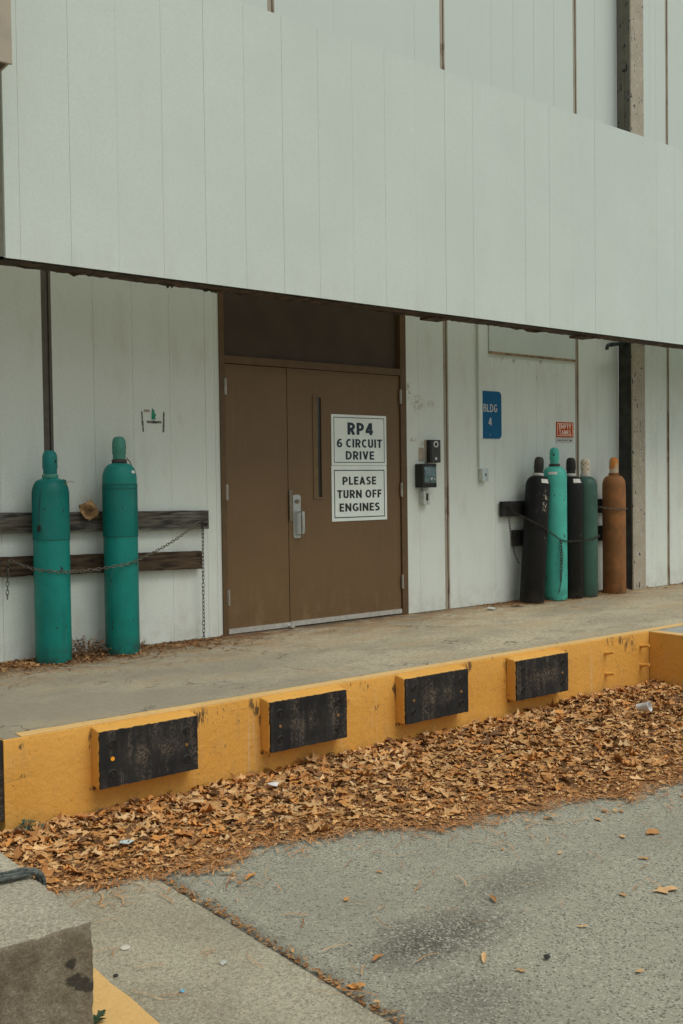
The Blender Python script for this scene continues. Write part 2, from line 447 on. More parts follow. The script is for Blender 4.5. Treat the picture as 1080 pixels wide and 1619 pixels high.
def m_cyl(name, col, dirt=(0.03, 0.028, 0.022), amount=0.5, fleck=(0.03, 0.03, 0.025), fl=0.70, rust=None, rough=0.5, chips=False):
    k = NT(name, rough, spec=0.22 if max(col) < 0.05 else 0.4)
    c = k.mix(k.ramp(k.noise(5, 5), 0.3, 0.7), tuple(v * 0.86 for v in col), tuple(min(1, v * 1.1) for v in col))
    c = k.mix(k.ramp(k.noise(80, 3, None, 0.75), 0.40, 0.62, 0, 0.30), c, tuple(v * 0.62 for v in col))
    sc_ = k.mul(k.ramp(k.noise(6, 6, k.scale(k.obj, (5, 5, 0.9)), 0.68), 0.56, 0.66), k.ramp(k.noise(3, 3), 0.42, 0.58))
    c = k.mix(k.mul(sc_, 0.45), c, tuple(min(1, v * 0.7 + 0.07) for v in col))
    z = k.axis(2, k.obj)
    low = k.mul(k.ramp(z, 0.0, 0.16, 1, 0), k.ramp(k.noise(13, 5), 0.30, 0.68))
    c = k.mix(k.mul(low, 0.75), c, dirt)
    str_ = k.ramp(k.noise(3, 5, k.scale(k.obj, (9, 9, 0.7))), 0.52, 0.74)
    c = k.mix(k.mul(str_, amount), c, tuple(v * 0.55 for v in col))
    c = k.mix(k.ramp(k.noise(22, 5, k.scale(k.obj, (1.4, 1.4, 0.6)), 0.6), fl, fl + 0.03), c, fleck)
    if chips:
        c = k.mix(k.mul(k.blob((-0.015, -0.117, 0.99), (0.045, 0.06, 0.14), 0.2, k.obj), k.ramp(k.noise(42, 5, None, 0.65), 0.52, 0.56)), c, (0.42, 0.37, 0.28))
    if rust:
        c = k.mix(k.ramp(k.noise(7, 6, None, 0.65), 0.42, 0.66), c, rust)
    k.base(c)
    k.rough(k.ramp(k.noise(8, 4), 0.3, 0.7, rough - 0.08, rough + 0.12))
    k.bump(k.noise(40, 5), 0.18, 0.004)
    return k.m


M['teal'] = m_cyl('teal_cylinder_paint', (0.0019, 0.2301, 0.1931), amount=0.5, fl=0.655)
M['teal_cap'] = m_cyl('dull_teal_cap_paint', (0.0605, 0.264, 0.198), amount=0.3)
M['teal_cap_bright'] = m_cyl('teal_cap_paint', (0.0051, 0.1881, 0.1751), amount=0.2)
M['mint'] = m_cyl('mint_green_cylinder_paint', (0.0727, 0.482, 0.3829), amount=0.35, fl=0.65)
M['black_cyl'] = m_cyl('black_cylinder_paint', (0.008, 0.0085, 0.008), (0.04, 0.036, 0.03), 0.2, (0.16, 0.145, 0.11), 0.70)
M['black_chipped'] = m_cyl('chipped_black_cylinder_paint', (0.009, 0.0095, 0.009), (0.04, 0.036, 0.03), 0.2, (0.16, 0.145, 0.11), 0.70, chips=True)
M['dgreen'] = m_cyl('dark_green_cylinder_paint', (0.0396, 0.1078, 0.0805), amount=0.35)
M['rust_cyl'] = m_cyl('rusty_brown_cylinder', (0.23, 0.105, 0.036), (0.06, 0.045, 0.03), 0.3, (0.09, 0.05, 0.025), 0.70, (0.31, 0.130, 0.040), 0.75)
k = NT('chipped_black_cap_paint', 0.5)
c = k.mix(k.ramp(k.noise(9, 5), 0.4, 0.7), (0.016, 0.015, 0.014), (0.04, 0.035, 0.03))
k.base(c)
M['black_cap'] = k.m
k = NT('rusted_cream_cap', 0.7)
cz_ = k.axis(2, k.obj)
c = k.mix(k.ramp(k.noise(14, 5), 0.4, 0.62), (0.70, 0.66, 0.54), (0.62, 0.54, 0.38))
bands = k.mx(k.blob((0, 0, 1.299), (9, 9, 0.013), 0.5, k.obj), k.blob((0, 0, 1.367), (9, 9, 0.013), 0.5, k.obj))
c = k.mix(k.mul(bands, k.ramp(k.vor(46, k.obj), 0.32, 0.24, 0, 1)), c, (0.12, 0.055, 0.03))
c = k.mix(k.ramp(k.noise(24, 4), 0.62, 0.66), c, (0.16, 0.08, 0.04))
k.base(c)
M['cream_cap'] = k.m
k = NT('orange_rust_cap', 0.7)
z = k.axis(2, k.obj)
c = k.mix(k.ramp(k.noise(16, 4, k.scale(k.obj, (1.5, 1.5, 0.7))), 0.42, 0.58), (0.52, 0.38, 0.22), (0.62, 0.225, 0.040))
c = k.mix(k.ramp(z, 1.285, 1.315, 0.9, 0), c, (0.58, 0.50, 0.36))
k.base(c)
M['orange_cap'] = k.m
M['collar_grey'] = plain('grey_collar_label', (0.50, 0.50, 0.45), 0.6)
M['collar_dark'] = plain('dark_neck_steel', (0.05, 0.045, 0.04), 0.6)
M['net'] = plain('green_plastic_netting', (0.0045, 0.1578, 0.1386), 0.4)
M['net_dark'] = plain('dark_green_netting', (0.010, 0.10, 0.075), 0.5)
M['label_white'] = plain('white_paper_label', (0.62, 0.62, 0.56), 0.6)
M['chain'] = plain('galvanised_chain', (0.15, 0.138, 0.108), 0.55, 0.5, 0.35, 60)
M['chain_rust'] = plain('dark_rusty_chain', (0.060, 0.050, 0.038), 0.65, 0.4, 0.35, 60)

M['sign_white'] = plain('white_sign_plate', (0.735, 0.82, 0.765), 0.45, var=0.04, sc=5)
M['ink_blue'] = plain('navy_sign_ink', (0.020, 0.035, 0.055), 0.5)
M['ink_black'] = plain('black_sign_ink', (0.022, 0.023, 0.024), 0.5)
M['sign_blue'] = plain('blue_sign_plate', (0.001, 0.100, 0.225), 0.5, spec=0.2, var=0.06, sc=5)
M['ink_grey'] = plain('pale_grey_sign_ink', (0.50, 0.52, 0.48), 0.5)
M['sign_red'] = plain('orange_red_sign', (0.50, 0.062, 0.008), 0.6, spec=0.15)
M['ink_cream'] = plain('cream_sign_ink', (0.78, 0.66, 0.52), 0.5)
M['beige'] = plain('beige_backing', (0.42, 0.36, 0.27), 0.7)
M['speaker'] = plain('dark_grey_speaker_plate', (0.055, 0.058, 0.056), 0.5, 0.2)
M['ring'] = plain('white_ring', (0.66, 0.68, 0.64), 0.35)
M['teal_glass'] = plain('teal_glass_cover', (0.095, 0.17, 0.175), 0.18, spec=0.7, var=0.3, sc=18)
M['greybox'] = plain('pale_grey_box', (0.50, 0.53, 0.48), 0.5)
M['switch_face'] = plain('pale_blue_switch_plate', (0.46, 0.55, 0.54), 0.45)
M['pipe'] = plain('dark_green_pipe', (0.020, 0.032, 0.030), 0.5)
M['rust_trim'] = plain('rust_stained_trim', (0.27, 0.19, 0.105), 0.8, var=0.45, sc=11)
M['green_shred'] = plain('green_vinyl_shred', (0.015, 0.26, 0.145), 0.5)
M['glue'] = plain('dark_glue_residue', (0.13, 0.125, 0.105), 0.9, var=0.7, sc=60)
M['glue_tan'] = plain('tan_glue_residue', (0.36, 0.31, 0.235), 0.9, var=0.3, sc=60)
M['rope'] = plain('grey_green_rope', (0.085, 0.100, 0.090), 0.85, var=0.6, sc=55)
M['white_litter'] = plain('white_litter', (0.66, 0.68, 0.66), 0.6)
M['blue_litter'] = plain('blue_plastic_scrap', (0.14, 0.40, 0.55), 0.5)
M['stone'] = plain('dark_stone', (0.04, 0.04, 0.036), 0.9)
M['pale_stone'] = plain('pale_disc', (0.55, 0.53, 0.44), 0.8)
k = NT('dry_brown_tag', 0.85)
c = k.mix(k.ramp(k.noise(14, 5), 0.38, 0.62), (0.40, 0.25, 0.12), (0.15, 0.085, 0.040))
k.base(c)
M['tag'] = k.m
k = NT('leaf_litter_bed', 0.95)
c = k.mix(k.ramp(k.noise(30, 6, None, 0.7), 0.35, 0.65), (0.09, 0.048, 0.022), (0.36, 0.18, 0.075))
k.base(c)
k.bump(k.noise(40, 5), 0.9, 0.02)
M['bed'] = k.m
k = NT('dry_oak_leaves', 0.72, spec=0.3)
a = k.attr('tint')
k.base(k.mix(k.ramp(k.noise(45, 4), 0.35, 0.7, 0, 0.30), a, (0.26, 0.120, 0.042)))
M['leaf'] = k.m
k = NT('weed_green', 0.6)
k.base(k.attr('tint'))
M['weed'] = k.m

BEVEL = {}


# ------------------------------------------------------------------ mesh helpers
class MB:
    def __init__(s):
        s.v, s.f = [], []

    def add(s, v, f):
        o = len(s.v)
        s.v += [tuple(p) for p in v]
        s.f += [tuple(i + o for i in q) for q in f]
        return s

    def box(s, x0, x1, y0, y1, z0, z1):
        return s.add([(x0, y0, z0), (x1, y0, z0), (x1, y1, z0), (x0, y1, z0), (x0, y0, z1), (x1, y0, z1), (x1, y1, z1), (x0, y1, z1)],
                     [(0, 3, 2, 1), (4, 5, 6, 7), (0, 1, 5, 4), (1, 2, 6, 5), (2, 3, 7, 6), (3, 0, 4, 7)])

    def tube(s, pts, r, n=8, cap=True):
        pts = [Vector(p) for p in pts]
        rs = r if isinstance(r, (list, tuple)) else [r] * len(pts)
        v, f = [], []
        prev = None
        for i, p in enumerate(pts):
            d = (pts[min(i + 1, len(pts) - 1)] - pts[max(i - 1, 0)]).normalized()
            if prev is None:
                a = d.orthogonal().normalized()
            else:
                a = (prev - d * prev.dot(d))
                a = a.normalized() if a.length > 1e-6 else d.orthogonal().normalized()
            prev = a
            b = d.cross(a)
            for j in range(n):
                t = 2 * math.pi * j / n
                v.append(p + rs[i] * (math.cos(t) * a + math.sin(t) * b))
        m = len(pts)
        for i in range(m - 1):
            for j in range(n):
                f.append((i * n + j, i * n + (j + 1) % n, (i + 1) * n + (j + 1) % n, (i + 1) * n + j))
        if cap:
            f.append(tuple(range(n - 1, -1, -1)))
            f.append(tuple((m - 1) * n + j for j in range(n)))
        return s.add(v, f)

    def lathe(s, prof, n=40, at=(0, 0, 0)):
        v, f = [], []
        for r, z in prof:
            for j in range(n):
                t = 2 * math.pi * j / n
                v.append((at[0] + r * math.cos(t), at[1] + r * math.sin(t), at[2] + z))
        for i in range(len(prof) - 1):
            for j in range(n):
                f.append((i * n + j, i * n + (j + 1) % n, (i + 1) * n + (j + 1) % n, (i + 1) * n + j))
        f.append(tuple(range(n - 1, -1, -1)))
        f.append(tuple((len(prof) - 1) * n + j for j in range(n)))
        return s.add(v, f)

    def prism(s, poly, y0, y1):
        """polygon in x,z pulled from y0 (front) to y1"""
        n = len(poly)
        v = [(x, y0, z) for x, z in poly] + [(x, y1, z) for x, z in poly]
        f = [tuple(range(n)), tuple(range(2 * n - 1, n - 1, -1))]
        for i in range(n):
            j = (i + 1) % n
            f.append((i, i + n, j + n, j))
        return s.add(v, f)

    def disc(s, c, axis, r, h, n=20):
        c, axis = Vector(c), Vector(axis).normalized()
        return s.tube([c, c + axis * h], r, n)

    def build(s, name, mat, parent=None, smooth=False, bevel=0.0, origin=None):
        off = Vector((0, 0, 0))
        p = parent
        while p is not None:
            off += p.location
            p = p.parent
        o0 = Vector(origin) - off if origin is not None else Vector((0, 0, 0))
        sh = off + o0
        me = bpy.data.meshes.new(name)
        me.from_pydata([(x - sh.x, y - sh.y, z - sh.z) for x, y, z in s.v], [], s.f)
        me.validate()
        me.materials.append(mat)
        ob = bpy.data.objects.new(name, me)
        COL.objects.link(ob)
        ob.parent = parent
        ob.location = o0
        if smooth:
            me.polygons.foreach_set('use_smooth', [True] * len(me.polygons))
            me.update()
            try:
                me.set_sharp_from_angle(angle=R(38))
            except Exception:
                pass
        if bevel:
            b = ob.modifiers.new('bevel', 'BEVEL')
            b.width = bevel
            b.segments = 2
            b.limit_method = 'ANGLE'
            b.angle_limit = R(40)
        return ob


def tag(o, label=None, cat=None, group=None, kind=None):
    if label:
        o['label'] = label
    if cat:
        o['category'] = cat
    if group:
        o['group'] = group
    if kind:
        o['kind'] = kind
    return o


def thing(name, loc, label, cat, group=None):
    o = bpy.data.objects.new(name, None)
    o.empty_display_size = 0.1
    COL.objects.link(o)
    o.location = loc
    return tag(o, label, cat, group)


def B(x0, x1, y0, y1, z0, z1):
    return MB().box(x0, x1, y0, y1, z0, z1)


def rrect(x0, x1, z0, z1, r, n=5, corners=(1, 1, 1, 1)):
    """rounded rectangle, corners bl, br, tr, tl"""
    out = []
    for (cx, cz, a0), on in zip(((x0 + r, z0 + r, 180), (x1 - r, z0 + r, 270), (x1 - r, z1 - r, 0), (x0 + r, z1 - r, 90)), corners):
        if on:
            for i in range(n + 1):
                t = R(a0 + 90 * i / n)
                out.append((cx + r * math.cos(t), cz + r * math.sin(t)))
        else:
            t = R(a0 + 45)
            out.append((cx + r * math.copysign(1, math.cos(t)), cz + r * math.copysign(1, math.sin(t))))
    return out


def glyph(ch, t):
    """strokes of a bold sans capital or digit, cap height 1; returns (strokes, width)"""
    h = t / 2
    B_, T_ = h, 1 - h

    def arc(cx, cy, rx, ry, a0, a1, n=14):
        return [(cx + rx * math.cos(R(a0 + (a1 - a0) * i / n)), cy + ry * math.sin(R(a0 + (a1 - a0) * i / n))) for i in range(n + 1)]

    def bowl(w, lo, hi):
        ry = (hi - lo) / 2
        rx = min(ry, (w - h) * 0.62)
        return [(h, hi)] + arc(w - h - rx, (hi + lo) / 2, rx, ry, 90, -90) + [(h, lo)]

    w = {'I': t, 'M': 0.80, 'A': 0.66, 'V': 0.62, 'O': 0.68, 'G': 0.64, 'D': 0.62, 'N': 0.64, 'C': 0.56, 'L': 0.46, 'E': 0.48, 'F': 0.46, 'T': 0.54, 'S': 0.52, 'K': 0.60, 'Y': 0.58}.get(ch, 0.57)
    stem = [(h, 0), (h, 1)]
    st = {
        'I': [[(h, 0), (h, 1)]],
        'L': [stem, [(t * 0.9, B_), (w, B_)]],
        'E': [stem, [(t * 0.9, B_), (w, B_)], [(t * 0.9, 0.51), (w * 0.92, 0.51)], [(t * 0.9, T_), (w, T_)]],
        'F': [stem, [(t * 0.9, 0.49), (w * 0.92, 0.49)], [(t * 0.9, T_), (w, T_)]],
        'T': [[(0, T_), (w, T_)], [(w / 2, 0), (w / 2, 1 - t * 0.9)]],
        'N': [stem, [(w - h, 0), (w - h, 1)], [(h, 1 - h * 0.7), (w - h, h * 0.7)]],
        'A': [[(h * 0.95, 0), (w / 2, 1 - h * 0.3)], [(w - h * 0.95, 0), (w / 2, 1 - h * 0.3)], [(w * 0.26, 0.30), (w * 0.74, 0.30)]],
        'V': [[(h * 0.95, 1), (w / 2, h * 0.3)], [(w - h * 0.95, 1), (w / 2, h * 0.3)]],
        'Y': [[(h * 0.95, 1), (w / 2, 0.42)], [(w - h * 0.95, 1), (w / 2, 0.42)], [(w / 2, 0), (w / 2, 0.46)]],
        'K': [stem, [(h * 1.6, 0.40), (w - h, 1)], [(w * 0.42, 0.58), (w - h * 0.9, 0)]],
        'M': [stem, [(w - h, 0), (w - h, 1)], [(h, 1 - h * 0.4), (w / 2, 0.28)], [(w - h, 1 - h * 0.4), (w / 2, 0.28)]],
        'R': [stem, bowl(w, 0.46, T_), [(w * 0.48, 0.44), (w - h * 0.8, 0)]],
        'P': [stem, bowl(w, 0.41, T_)],
        'B': [stem, bowl(w * 0.94, 0.52, T_), bowl(w, B_, 0.52)],
        'D': [stem, [(h, T_)] + arc(w * 0.42, 0.5, w - h - w * 0.42, 0.5 - h, 90, -90, 18) + [(h, B_)]],
        'C': [arc(w * 0.58, 0.5, w * 0.58 - h, 0.5 - h, 52, 308, 24)],
        'G': [arc(w * 0.56, 0.5, w * 0.56 - h, 0.5 - h, 48, 318, 24), [(w - h, 0.13), (w - h, 0.50)], [(w * 0.56, 0.46), (w - t * 0.9, 0.46)]],
        'O': [arc(w / 2, 0.5, w / 2 - h, 0.5 - h, 0, 360, 32)],
        'U': [[(h, 1)] + arc(w / 2, w / 2, w / 2 - h, w / 2 - h, 180, 360, 16) + [(w - h, 1)]],
        'S': [[tuple(p)[:2] for p in cat_rom([(w - 0.07, 0.86, 0), (w * 0.60, T_, 0), (w * 0.30, T_ - 0.035, 0), (h, 0.735, 0), (w * 0.32, 0.56, 0), (w * 0.70, 0.44, 0), (w - h, 0.265, 0), (w * 0.68, B_ + 0.035, 0), (w * 0.38, B_, 0), (0.05, 0.14, 0)], 0.05)]],
        '4': [[(w * 0.70, 0), (w * 0.70, 1)], [(h * 0.9, 0.32), (w * 0.66, 0.97)], [(0, 0.27), (w, 0.27)]],
        '6': [arc(w / 2, 0.315, w / 2 - h, 0.315 - h, 0, 360, 28), [tuple(p)[:2] for p in cat_rom([(w - 0.08, T_ - 0.005, 0), (w * 0.62, T_, 0), (w * 0.34, 0.80, 0), (h * 1.15, 0.56, 0), (h, 0.31, 0)], 0.05)]],
    }[ch]
    return st, w


def text(parent, s, x, z, height, width, y, mat, bold=0.17, name='lettering'):
    """lettering in the x,z plane facing -y, centred on x, baseline z, given cap height and line width"""
    pos, parts = 0.0, []
    for ch in s:
        if ch == ' ':
            pos += 0.28
            continue
        st, w = glyph(ch, bold)
        parts.append((pos, st))
        pos += w + 0.115
    total = pos - 0.115
    b = MB()
    sx = width / total
    for off, st in parts:
        for q, line in enumerate(st):
            closed = len(line) > 8 and abs(line[0][0] - line[-1][0]) < 1e-6 and abs(line[0][1] - line[-1][1]) < 1e-6
            L = [Vector((p[0], p[1])) for p in line]
            v, f = [], []
            n = len(L)
            for i in range(n):
                if closed:
                    a, c = L[(i - 1) % (n - 1)], L[(i + 1) % (n - 1)]
                else:
                    a, c = L[max(i - 1, 0)], L[min(i + 1, n - 1)]
                d = (c - a).normalized()
                k_ = bold / 2
                if 0 < i < n - 1 and not closed:
                    d1, d2 = (L[i] - a).normalized(), (c - L[i]).normalized()
                    k_ = k_ / max(0.6, math.cos(d1.angle(d2, 0) / 2))
                nr = Vector((-d.y, d.x)) * k_
                for e in (L[i] + nr, L[i] - nr):
                    v.append((x + (e.x + off - total / 2) * sx, y - q * 0.00006, z + e.y * height))
            for i in range(n - 1):
                f.append((2 * i, 2 * i + 1, 2 * i + 3, 2 * i + 2))
            b.add(v, f)
    return b.build(name, mat, parent)


def cat_rom(pts, step=0.01):
    pts = [Vector(p) for p in pts]
    P = [2 * pts[0] - pts[1]] + pts + [2 * pts[-1] - pts[-2]]
    out = []
    for i in range(1, len(P) - 2):
        a, b, c, d = P[i - 1:i + 3]
        n = max(2, int((c - b).length / step))
        for j in range(n):
            t = j / n
            out.append(0.5 * ((2 * b) + (c - a) * t + (2 * a - 5 * b + 4 * c - d) * t * t + (3 * b - a - 3 * c + d) * t ** 3))
    out.append(pts[-1])
    return out


def resample(pts, d):
    out = [pts[0].copy()]
    acc = 0.0
    for a, b in zip(pts, pts[1:]):
        L = (b - a).length
        pos = 0.0
        while L > 0 and acc + (L - pos) >= d:
            pos += d - acc
            acc = 0.0
            out.append(a + (b - a) * (pos / L))
        acc += L - pos
    return out


def chain(path, name, label, cat, group, mat, pitch=0.029, wire=0.0027, halfw=0.0085, extra=(), origin=None):
    b = MB()
    for q in [path] + list(extra):
        cl = resample(cat_rom(q), pitch)
        for i in range(len(cl) - 1):
            a, c = cl[i], cl[i + 1]
            d = (c - a).normalized()
            u = Vector((0, 1, 0)) - d * d.y
            u = u.normalized() if u.length > 0.1 else d.orthogonal().normalized()
            w = d.cross(u)
            if i % 2:
                u, w = w, u
            ang = random.uniform(-0.35, 0.35)
            u = math.cos(ang) * u + math.sin(ang) * w
            mid = (a + c) / 2
            hl = pitch * 0.5 + wire * 1.2 - halfw
            ring = []
            for kk in range(12):
                t = 2 * math.pi * kk / 12
                px, py = math.cos(t) * halfw, math.sin(t) * halfw
                px += math.copysign(hl, px) if abs(px) > 1e-6 else 0
                ring.append(mid + d * px + u * py)
            n = 5
            v, f = [], []
            nn = len(ring)
            for kk in range(nn):
                dd = (ring[(kk + 1) % nn] - ring[kk - 1]).normalized()
                s1 = (ring[kk] - mid)
                s1 = (s1 - dd * s1.dot(dd)).normalized()
                s2 = dd.cross(s1)
                for j in range(n):
                    t = 2 * math.pi * j / n
                    v.append(ring[kk] + wire * (math.cos(t) * s1 + math.sin(t) * s2))
            for kk in range(nn):
                for j in range(n):
                    f.append((kk * n + j, kk * n + (j + 1) % n, ((kk + 1) % nn) * n + (j + 1) % n, ((kk + 1) % nn) * n + j))
            b.add(v, f)
    o = b.build(name, mat, None, smooth=True, origin=origin or path[0])
    return tag(o, label, cat, group)


# ------------------------------------------------------------------ ground (setting)
def sheet(name, x0, x1, y0, y1, z, mat, sub=None):
    o = MB().add([(x0, y0, z), (x1, y0, z), (x1, y1, z), (x0, y1, z)], [(0, 1, 2, 3)]).build(name, mat)
    return o


g = sheet('ground', -150, 150, -150, 150, GZ, M['asphalt'])
tag(g, 'worn grey asphalt yard with a dark oil stain', 'ground', None, 'structure')
sw = B(-7, -0.482, -14, EDGE - 0.004, GZ - 0.2, GZ + 0.006).build('sidewalk', M['sidewalk'], bevel=0.006)
tag(sw, 'pale concrete walk between the block and the asphalt', 'pavement', None, 'structure')
# worn-edged painted strip
b = MB()
n = 90
v = []
for i in range(n + 1):
    yy = -13 + (13 - 2.3) * i / n
    v += [(-1.262, yy, GZ + 0.010), (-1.031 + random.uniform(-0.006, 0.006), yy, GZ + 0.010)]
b.add(v, [(2 * i, 2 * i + 1, 2 * i + 3, 2 * i + 2) for i in range(n)])
ys = b.build('painted_line', M['yellow_edge'])
tag(ys, 'yellow painted strip on the concrete walk along the block', 'painted line', None, 'structure')

# ------------------------------------------------------------------ building
bld = thing('warehouse_building', (2.7, 0, 0), 'white panelled warehouse wall with brown double doors under a deep canopy', 'building')
FT = 0.3056


def siding_bay(b, x0, x1, z0, z1, y, seams, gap=0.0018):
    """planks x0..x1 with open joints over a backing board"""
    xs = [x0] + [q for q in seams if x0 + 0.02 < q < x1 - 0.02] + [x1]
    for i in range(len(xs) - 1):
        a = xs[i] + (gap / 2 if i else 0)
        c = xs[i + 1] - (gap / 2 if i < len(xs) - 2 else 0)
        dy = random.uniform(-0.0008, 0.0008)
        b.box(a, c, y + dy, y + 0.006, z0, z1)
    b.box(x0, x1, y + 0.0061, y + 0.16, z0, z1)


TOP = 7.6
s1 = [-0.017 + i * FT for i in range(-14, 1)]
s2 = [0.673 + i * FT for i in range(-1, 5)]
s3 = [3.819]
s4 = [4.508 + i * FT for i in range(7)]
s5 = [6.39, 6.582]
s6 = [7.115, 7.221, 7.60 + 0.2, 8.1, 8.4, 8.7, 9.0, 9.3, 9.6]
b = MB()
siding_bay(b, -4.5, 0.293, 0.004, TOP, 0, s1)
siding_bay(b, 0.364, 1.7143, 0.004, TOP, 0, s2 + [1.674])
siding_bay(b, 3.6586, 4.131, 0.004, TOP, 0, s3)
siding_bay(b, 4.192, 6.031, 0.004, TOP, 0, s4)
siding_bay(b, 6.090, 6.76, 0.004, TOP, 0, s5)
b.build('siding_wall', M['siding'], bld)
b = MB()
siding_bay(b, 6.976, 7.40, 0.004, TOP, -0.17, s6)
siding_bay(b, 7.452, 12.0, 0.004, TOP, -0.17, s6)
b.build('siding_wall', M['siding'], bld)
b = MB()
siding_bay(b, 1.7143, 2.222, 3.35, TOP, 0, [1.9])
siding_bay(b, 2.290, 3.6586, 3.35, TOP, 0, [2.29 + FT * 2], 0.0012)
b.build('siding_wall', M['siding'], bld)
for x0, x1, y in ((0.293, 0.364, 0), (4.131, 4.192, 0), (6.031, 6.090, 0), (7.40, 7.452, -0.17)):
    b = B(x0, x0 + (x1 - x0) * 0.60, y + 0.004, y + 0.15, 0.004, TOP)
    b.box(x0 + (x1 - x0) * 0.60, x0 + (x1 - x0) * 0.74, y + 0.014, y + 0.15, 0.004, TOP)
    b.box(x0 + (x1 - x0) * 0.74, x1, y - 0.001, y + 0.15, 0.004, TOP)
    b.build('wall_channel', M['channel_dark'] if x0 < 1 else M['channel'], bld)
b = B(2.222, 2.264, 0.004, 0.15, 3.35, TOP)
b.box(2.264, 2.273, 0.014, 0.15, 3.35, TOP).box(2.273, 2.290, -0.001, 0.15, 3.35, TOP)
b.build('wall_channel', M['channel'], bld)
# steel column between the last two bays
clm = B(6.752, 6.976, -0.190, -0.172, 0.0, TOP).build('column', M['column'], bld, bevel=0.002)
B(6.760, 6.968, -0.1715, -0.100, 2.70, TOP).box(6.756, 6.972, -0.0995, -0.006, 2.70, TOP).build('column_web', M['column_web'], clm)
B(6.758, 6.968, -0.1715, -0.006, 0.0, 2.699).build('column_shade_face', M['column_shade'], clm)  # lower column side, painted near-black as canopy shade

# doors
fr = MB()
fr.box(1.7145, 1.7585, -0.014, 0.10, 0, 3.35).box(3.590, 3.6584, -0.014, 0.10, 0, 3.35).box(1.7585, 3.590, -0.012, 0.10, 2.137, 2.196)
fr.build('door_frame', M['frame'], bld, bevel=0.002)
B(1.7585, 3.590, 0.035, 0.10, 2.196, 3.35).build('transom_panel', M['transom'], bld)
B(1.7585, 3.590, 0.062, 0.11, 0.0, 2.137).build('door_backing', M['interior'], bld)
B(1.7585, 3.590, -0.02, 0.06, -0.004, 0.006).build('threshold', M['dull_steel'], bld)

d1 = B(1.7625, 2.3585, 0.004, 0.048, 0.014, 2.133).build('door', M['door'], bld, bevel=0.002)
d1['label'] = 'narrow left door leaf without a window'
WX0, WX1, WZ0, WZ1 = 2.640, 2.706, 1.073, 1.903
b = MB()
x0, x1 = 2.3640, 3.5865
b.box(x0, WX0, 0.004, 0.048, 0.014, 2.133).box(WX1, x1, 0.004, 0.048, 0.014, 2.133)
b.box(WX0, WX1, 0.004, 0.048, 0.014, WZ0).box(WX0, WX1, 0.004, 0.048, WZ1, 2.133)
d2 = b.build('door', M['door'], bld)
d2['label'] = 'wide right door leaf with a slot window'
b = MB()
e = 0.021
b.box(WX0 - e, WX0, -0.003, 0.004, WZ0 - e, WZ1 + e).box(WX1, WX1 + e * 0.7, -0.003, 0.004, WZ0 - e, WZ1 + e)
b.box(WX0, WX1, -0.003, 0.004, WZ0 - e, WZ0).box(WX0, WX1, -0.003, 0.004, WZ1, WZ1 + e)
b.build('window_frame', M['door'], d2, bevel=0.0015)
B(WX0, WX0 + 0.034, 0.0055, 0.012, WZ0, WZ1).build('window_reveal', M['glass_edge'], d2)
B(WX0 + 0.034, WX1, 0.010, 0.016, WZ0, WZ1).build('window_pane', M['glassy'], d2)
for d, xa, xb, dz in ((d1, 1.765, 2.372, 0.0), (d2, 2.366, 3.585, 0.004)):
    b = B(xa, xb, -0.008, 0.0035, 0.013 + dz, 0.052 + dz)
    if d is d1:
        b.box(2.33, 2.372, -0.05, -0.008, 0.013, 0.03)
    nn = 4 if d is d1 else 7
    for i in range(nn):
        b.disc((xa + 0.06 + (xb - xa - 0.12) * i / (nn - 1), -0.008, 0.033 + dz), (0, -1, 0), 0.004, 0.002, 8)
    b.build('door_sweep', M['alu'], d)
for d, hx, zs in ((d1, 1.7625, (1.952, 1.127, 0.302)), (d2, 3.5885, (1.949, 1.123, 0.300))):
    for z in zs:
        b = MB().tube([(hx, -0.019, z - 0.063), (hx, -0.019, z + 0.063)], 0.0075, 10)
        b.box(hx - 0.012, hx + 0.012, -0.0165, -0.0145, z - 0.06, z + 0.06)
        b.build('hinge', M['hinge'], d)
# pull handle
hp = MB().prism(rrect(2.403, 2.482, 0.738, 1.097, 0.022), -0.004, 0.0035).build('handle_plate', M['steel'], d2, bevel=0.002)
pts = [(2.463, -0.004, 0.955), (2.463, -0.05, 0.957), (2.463, -0.060, 0.94), (2.463, -0.060, 0.80), (2.452, -0.052, 0.772), (2.448, -0.004, 0.765)]
b = MB()
for i in range(len(pts) - 1):
    pass
pp = cat_rom(pts, 0.006)
v, f = [], []
for i, p in enumerate(pp):
    w = 0.0125
    d = (pp[min(i + 1, len(pp) - 1)] - pp[max(i - 1, 0)]).normalized()
    nrm = Vector((1, 0, 0)).cross(d)
    for sx, sn in ((-w, -0.004), (w, -0.004), (w, 0.004), (-w, 0.004)):
        v.append(p + Vector((sx, 0, 0)) + nrm * sn)
for i in range(len(pp) - 1):
    for j in range(4):
        f.append((4 * i + j, 4 * i + (j + 1) % 4, 4 * i + 4 + (j + 1) % 4, 4 * i + 4 + j))
b.add(v, f)
b.build('pull_handle', M['steel'], d2, smooth=True)
MB().disc((2.445, -0.004, 1.042), (0, -1, 0), 0.017, 0.012, 20).build('lock_cylinder', M['dull_steel'], d2)
B(2.364, 2.398, -0.006, 0.0035, 0.882, 1.136).box(2.361, 2.371, -0.016, -0.006, 0.90, 1.10).build('latch_guard', M['dull_steel'], d2, bevel=0.001)

# canopy
b = MB()
s0 = -0.2767
CX1 = 11.0
CL = -0.364
siding_bay(b, CL, CX1, 2.481, 4.348, -1.1218, [s0 + i * FT for i in range(40)], 0.0013)
b.build('canopy_fascia', M['fascia'], bld)
b = MB()
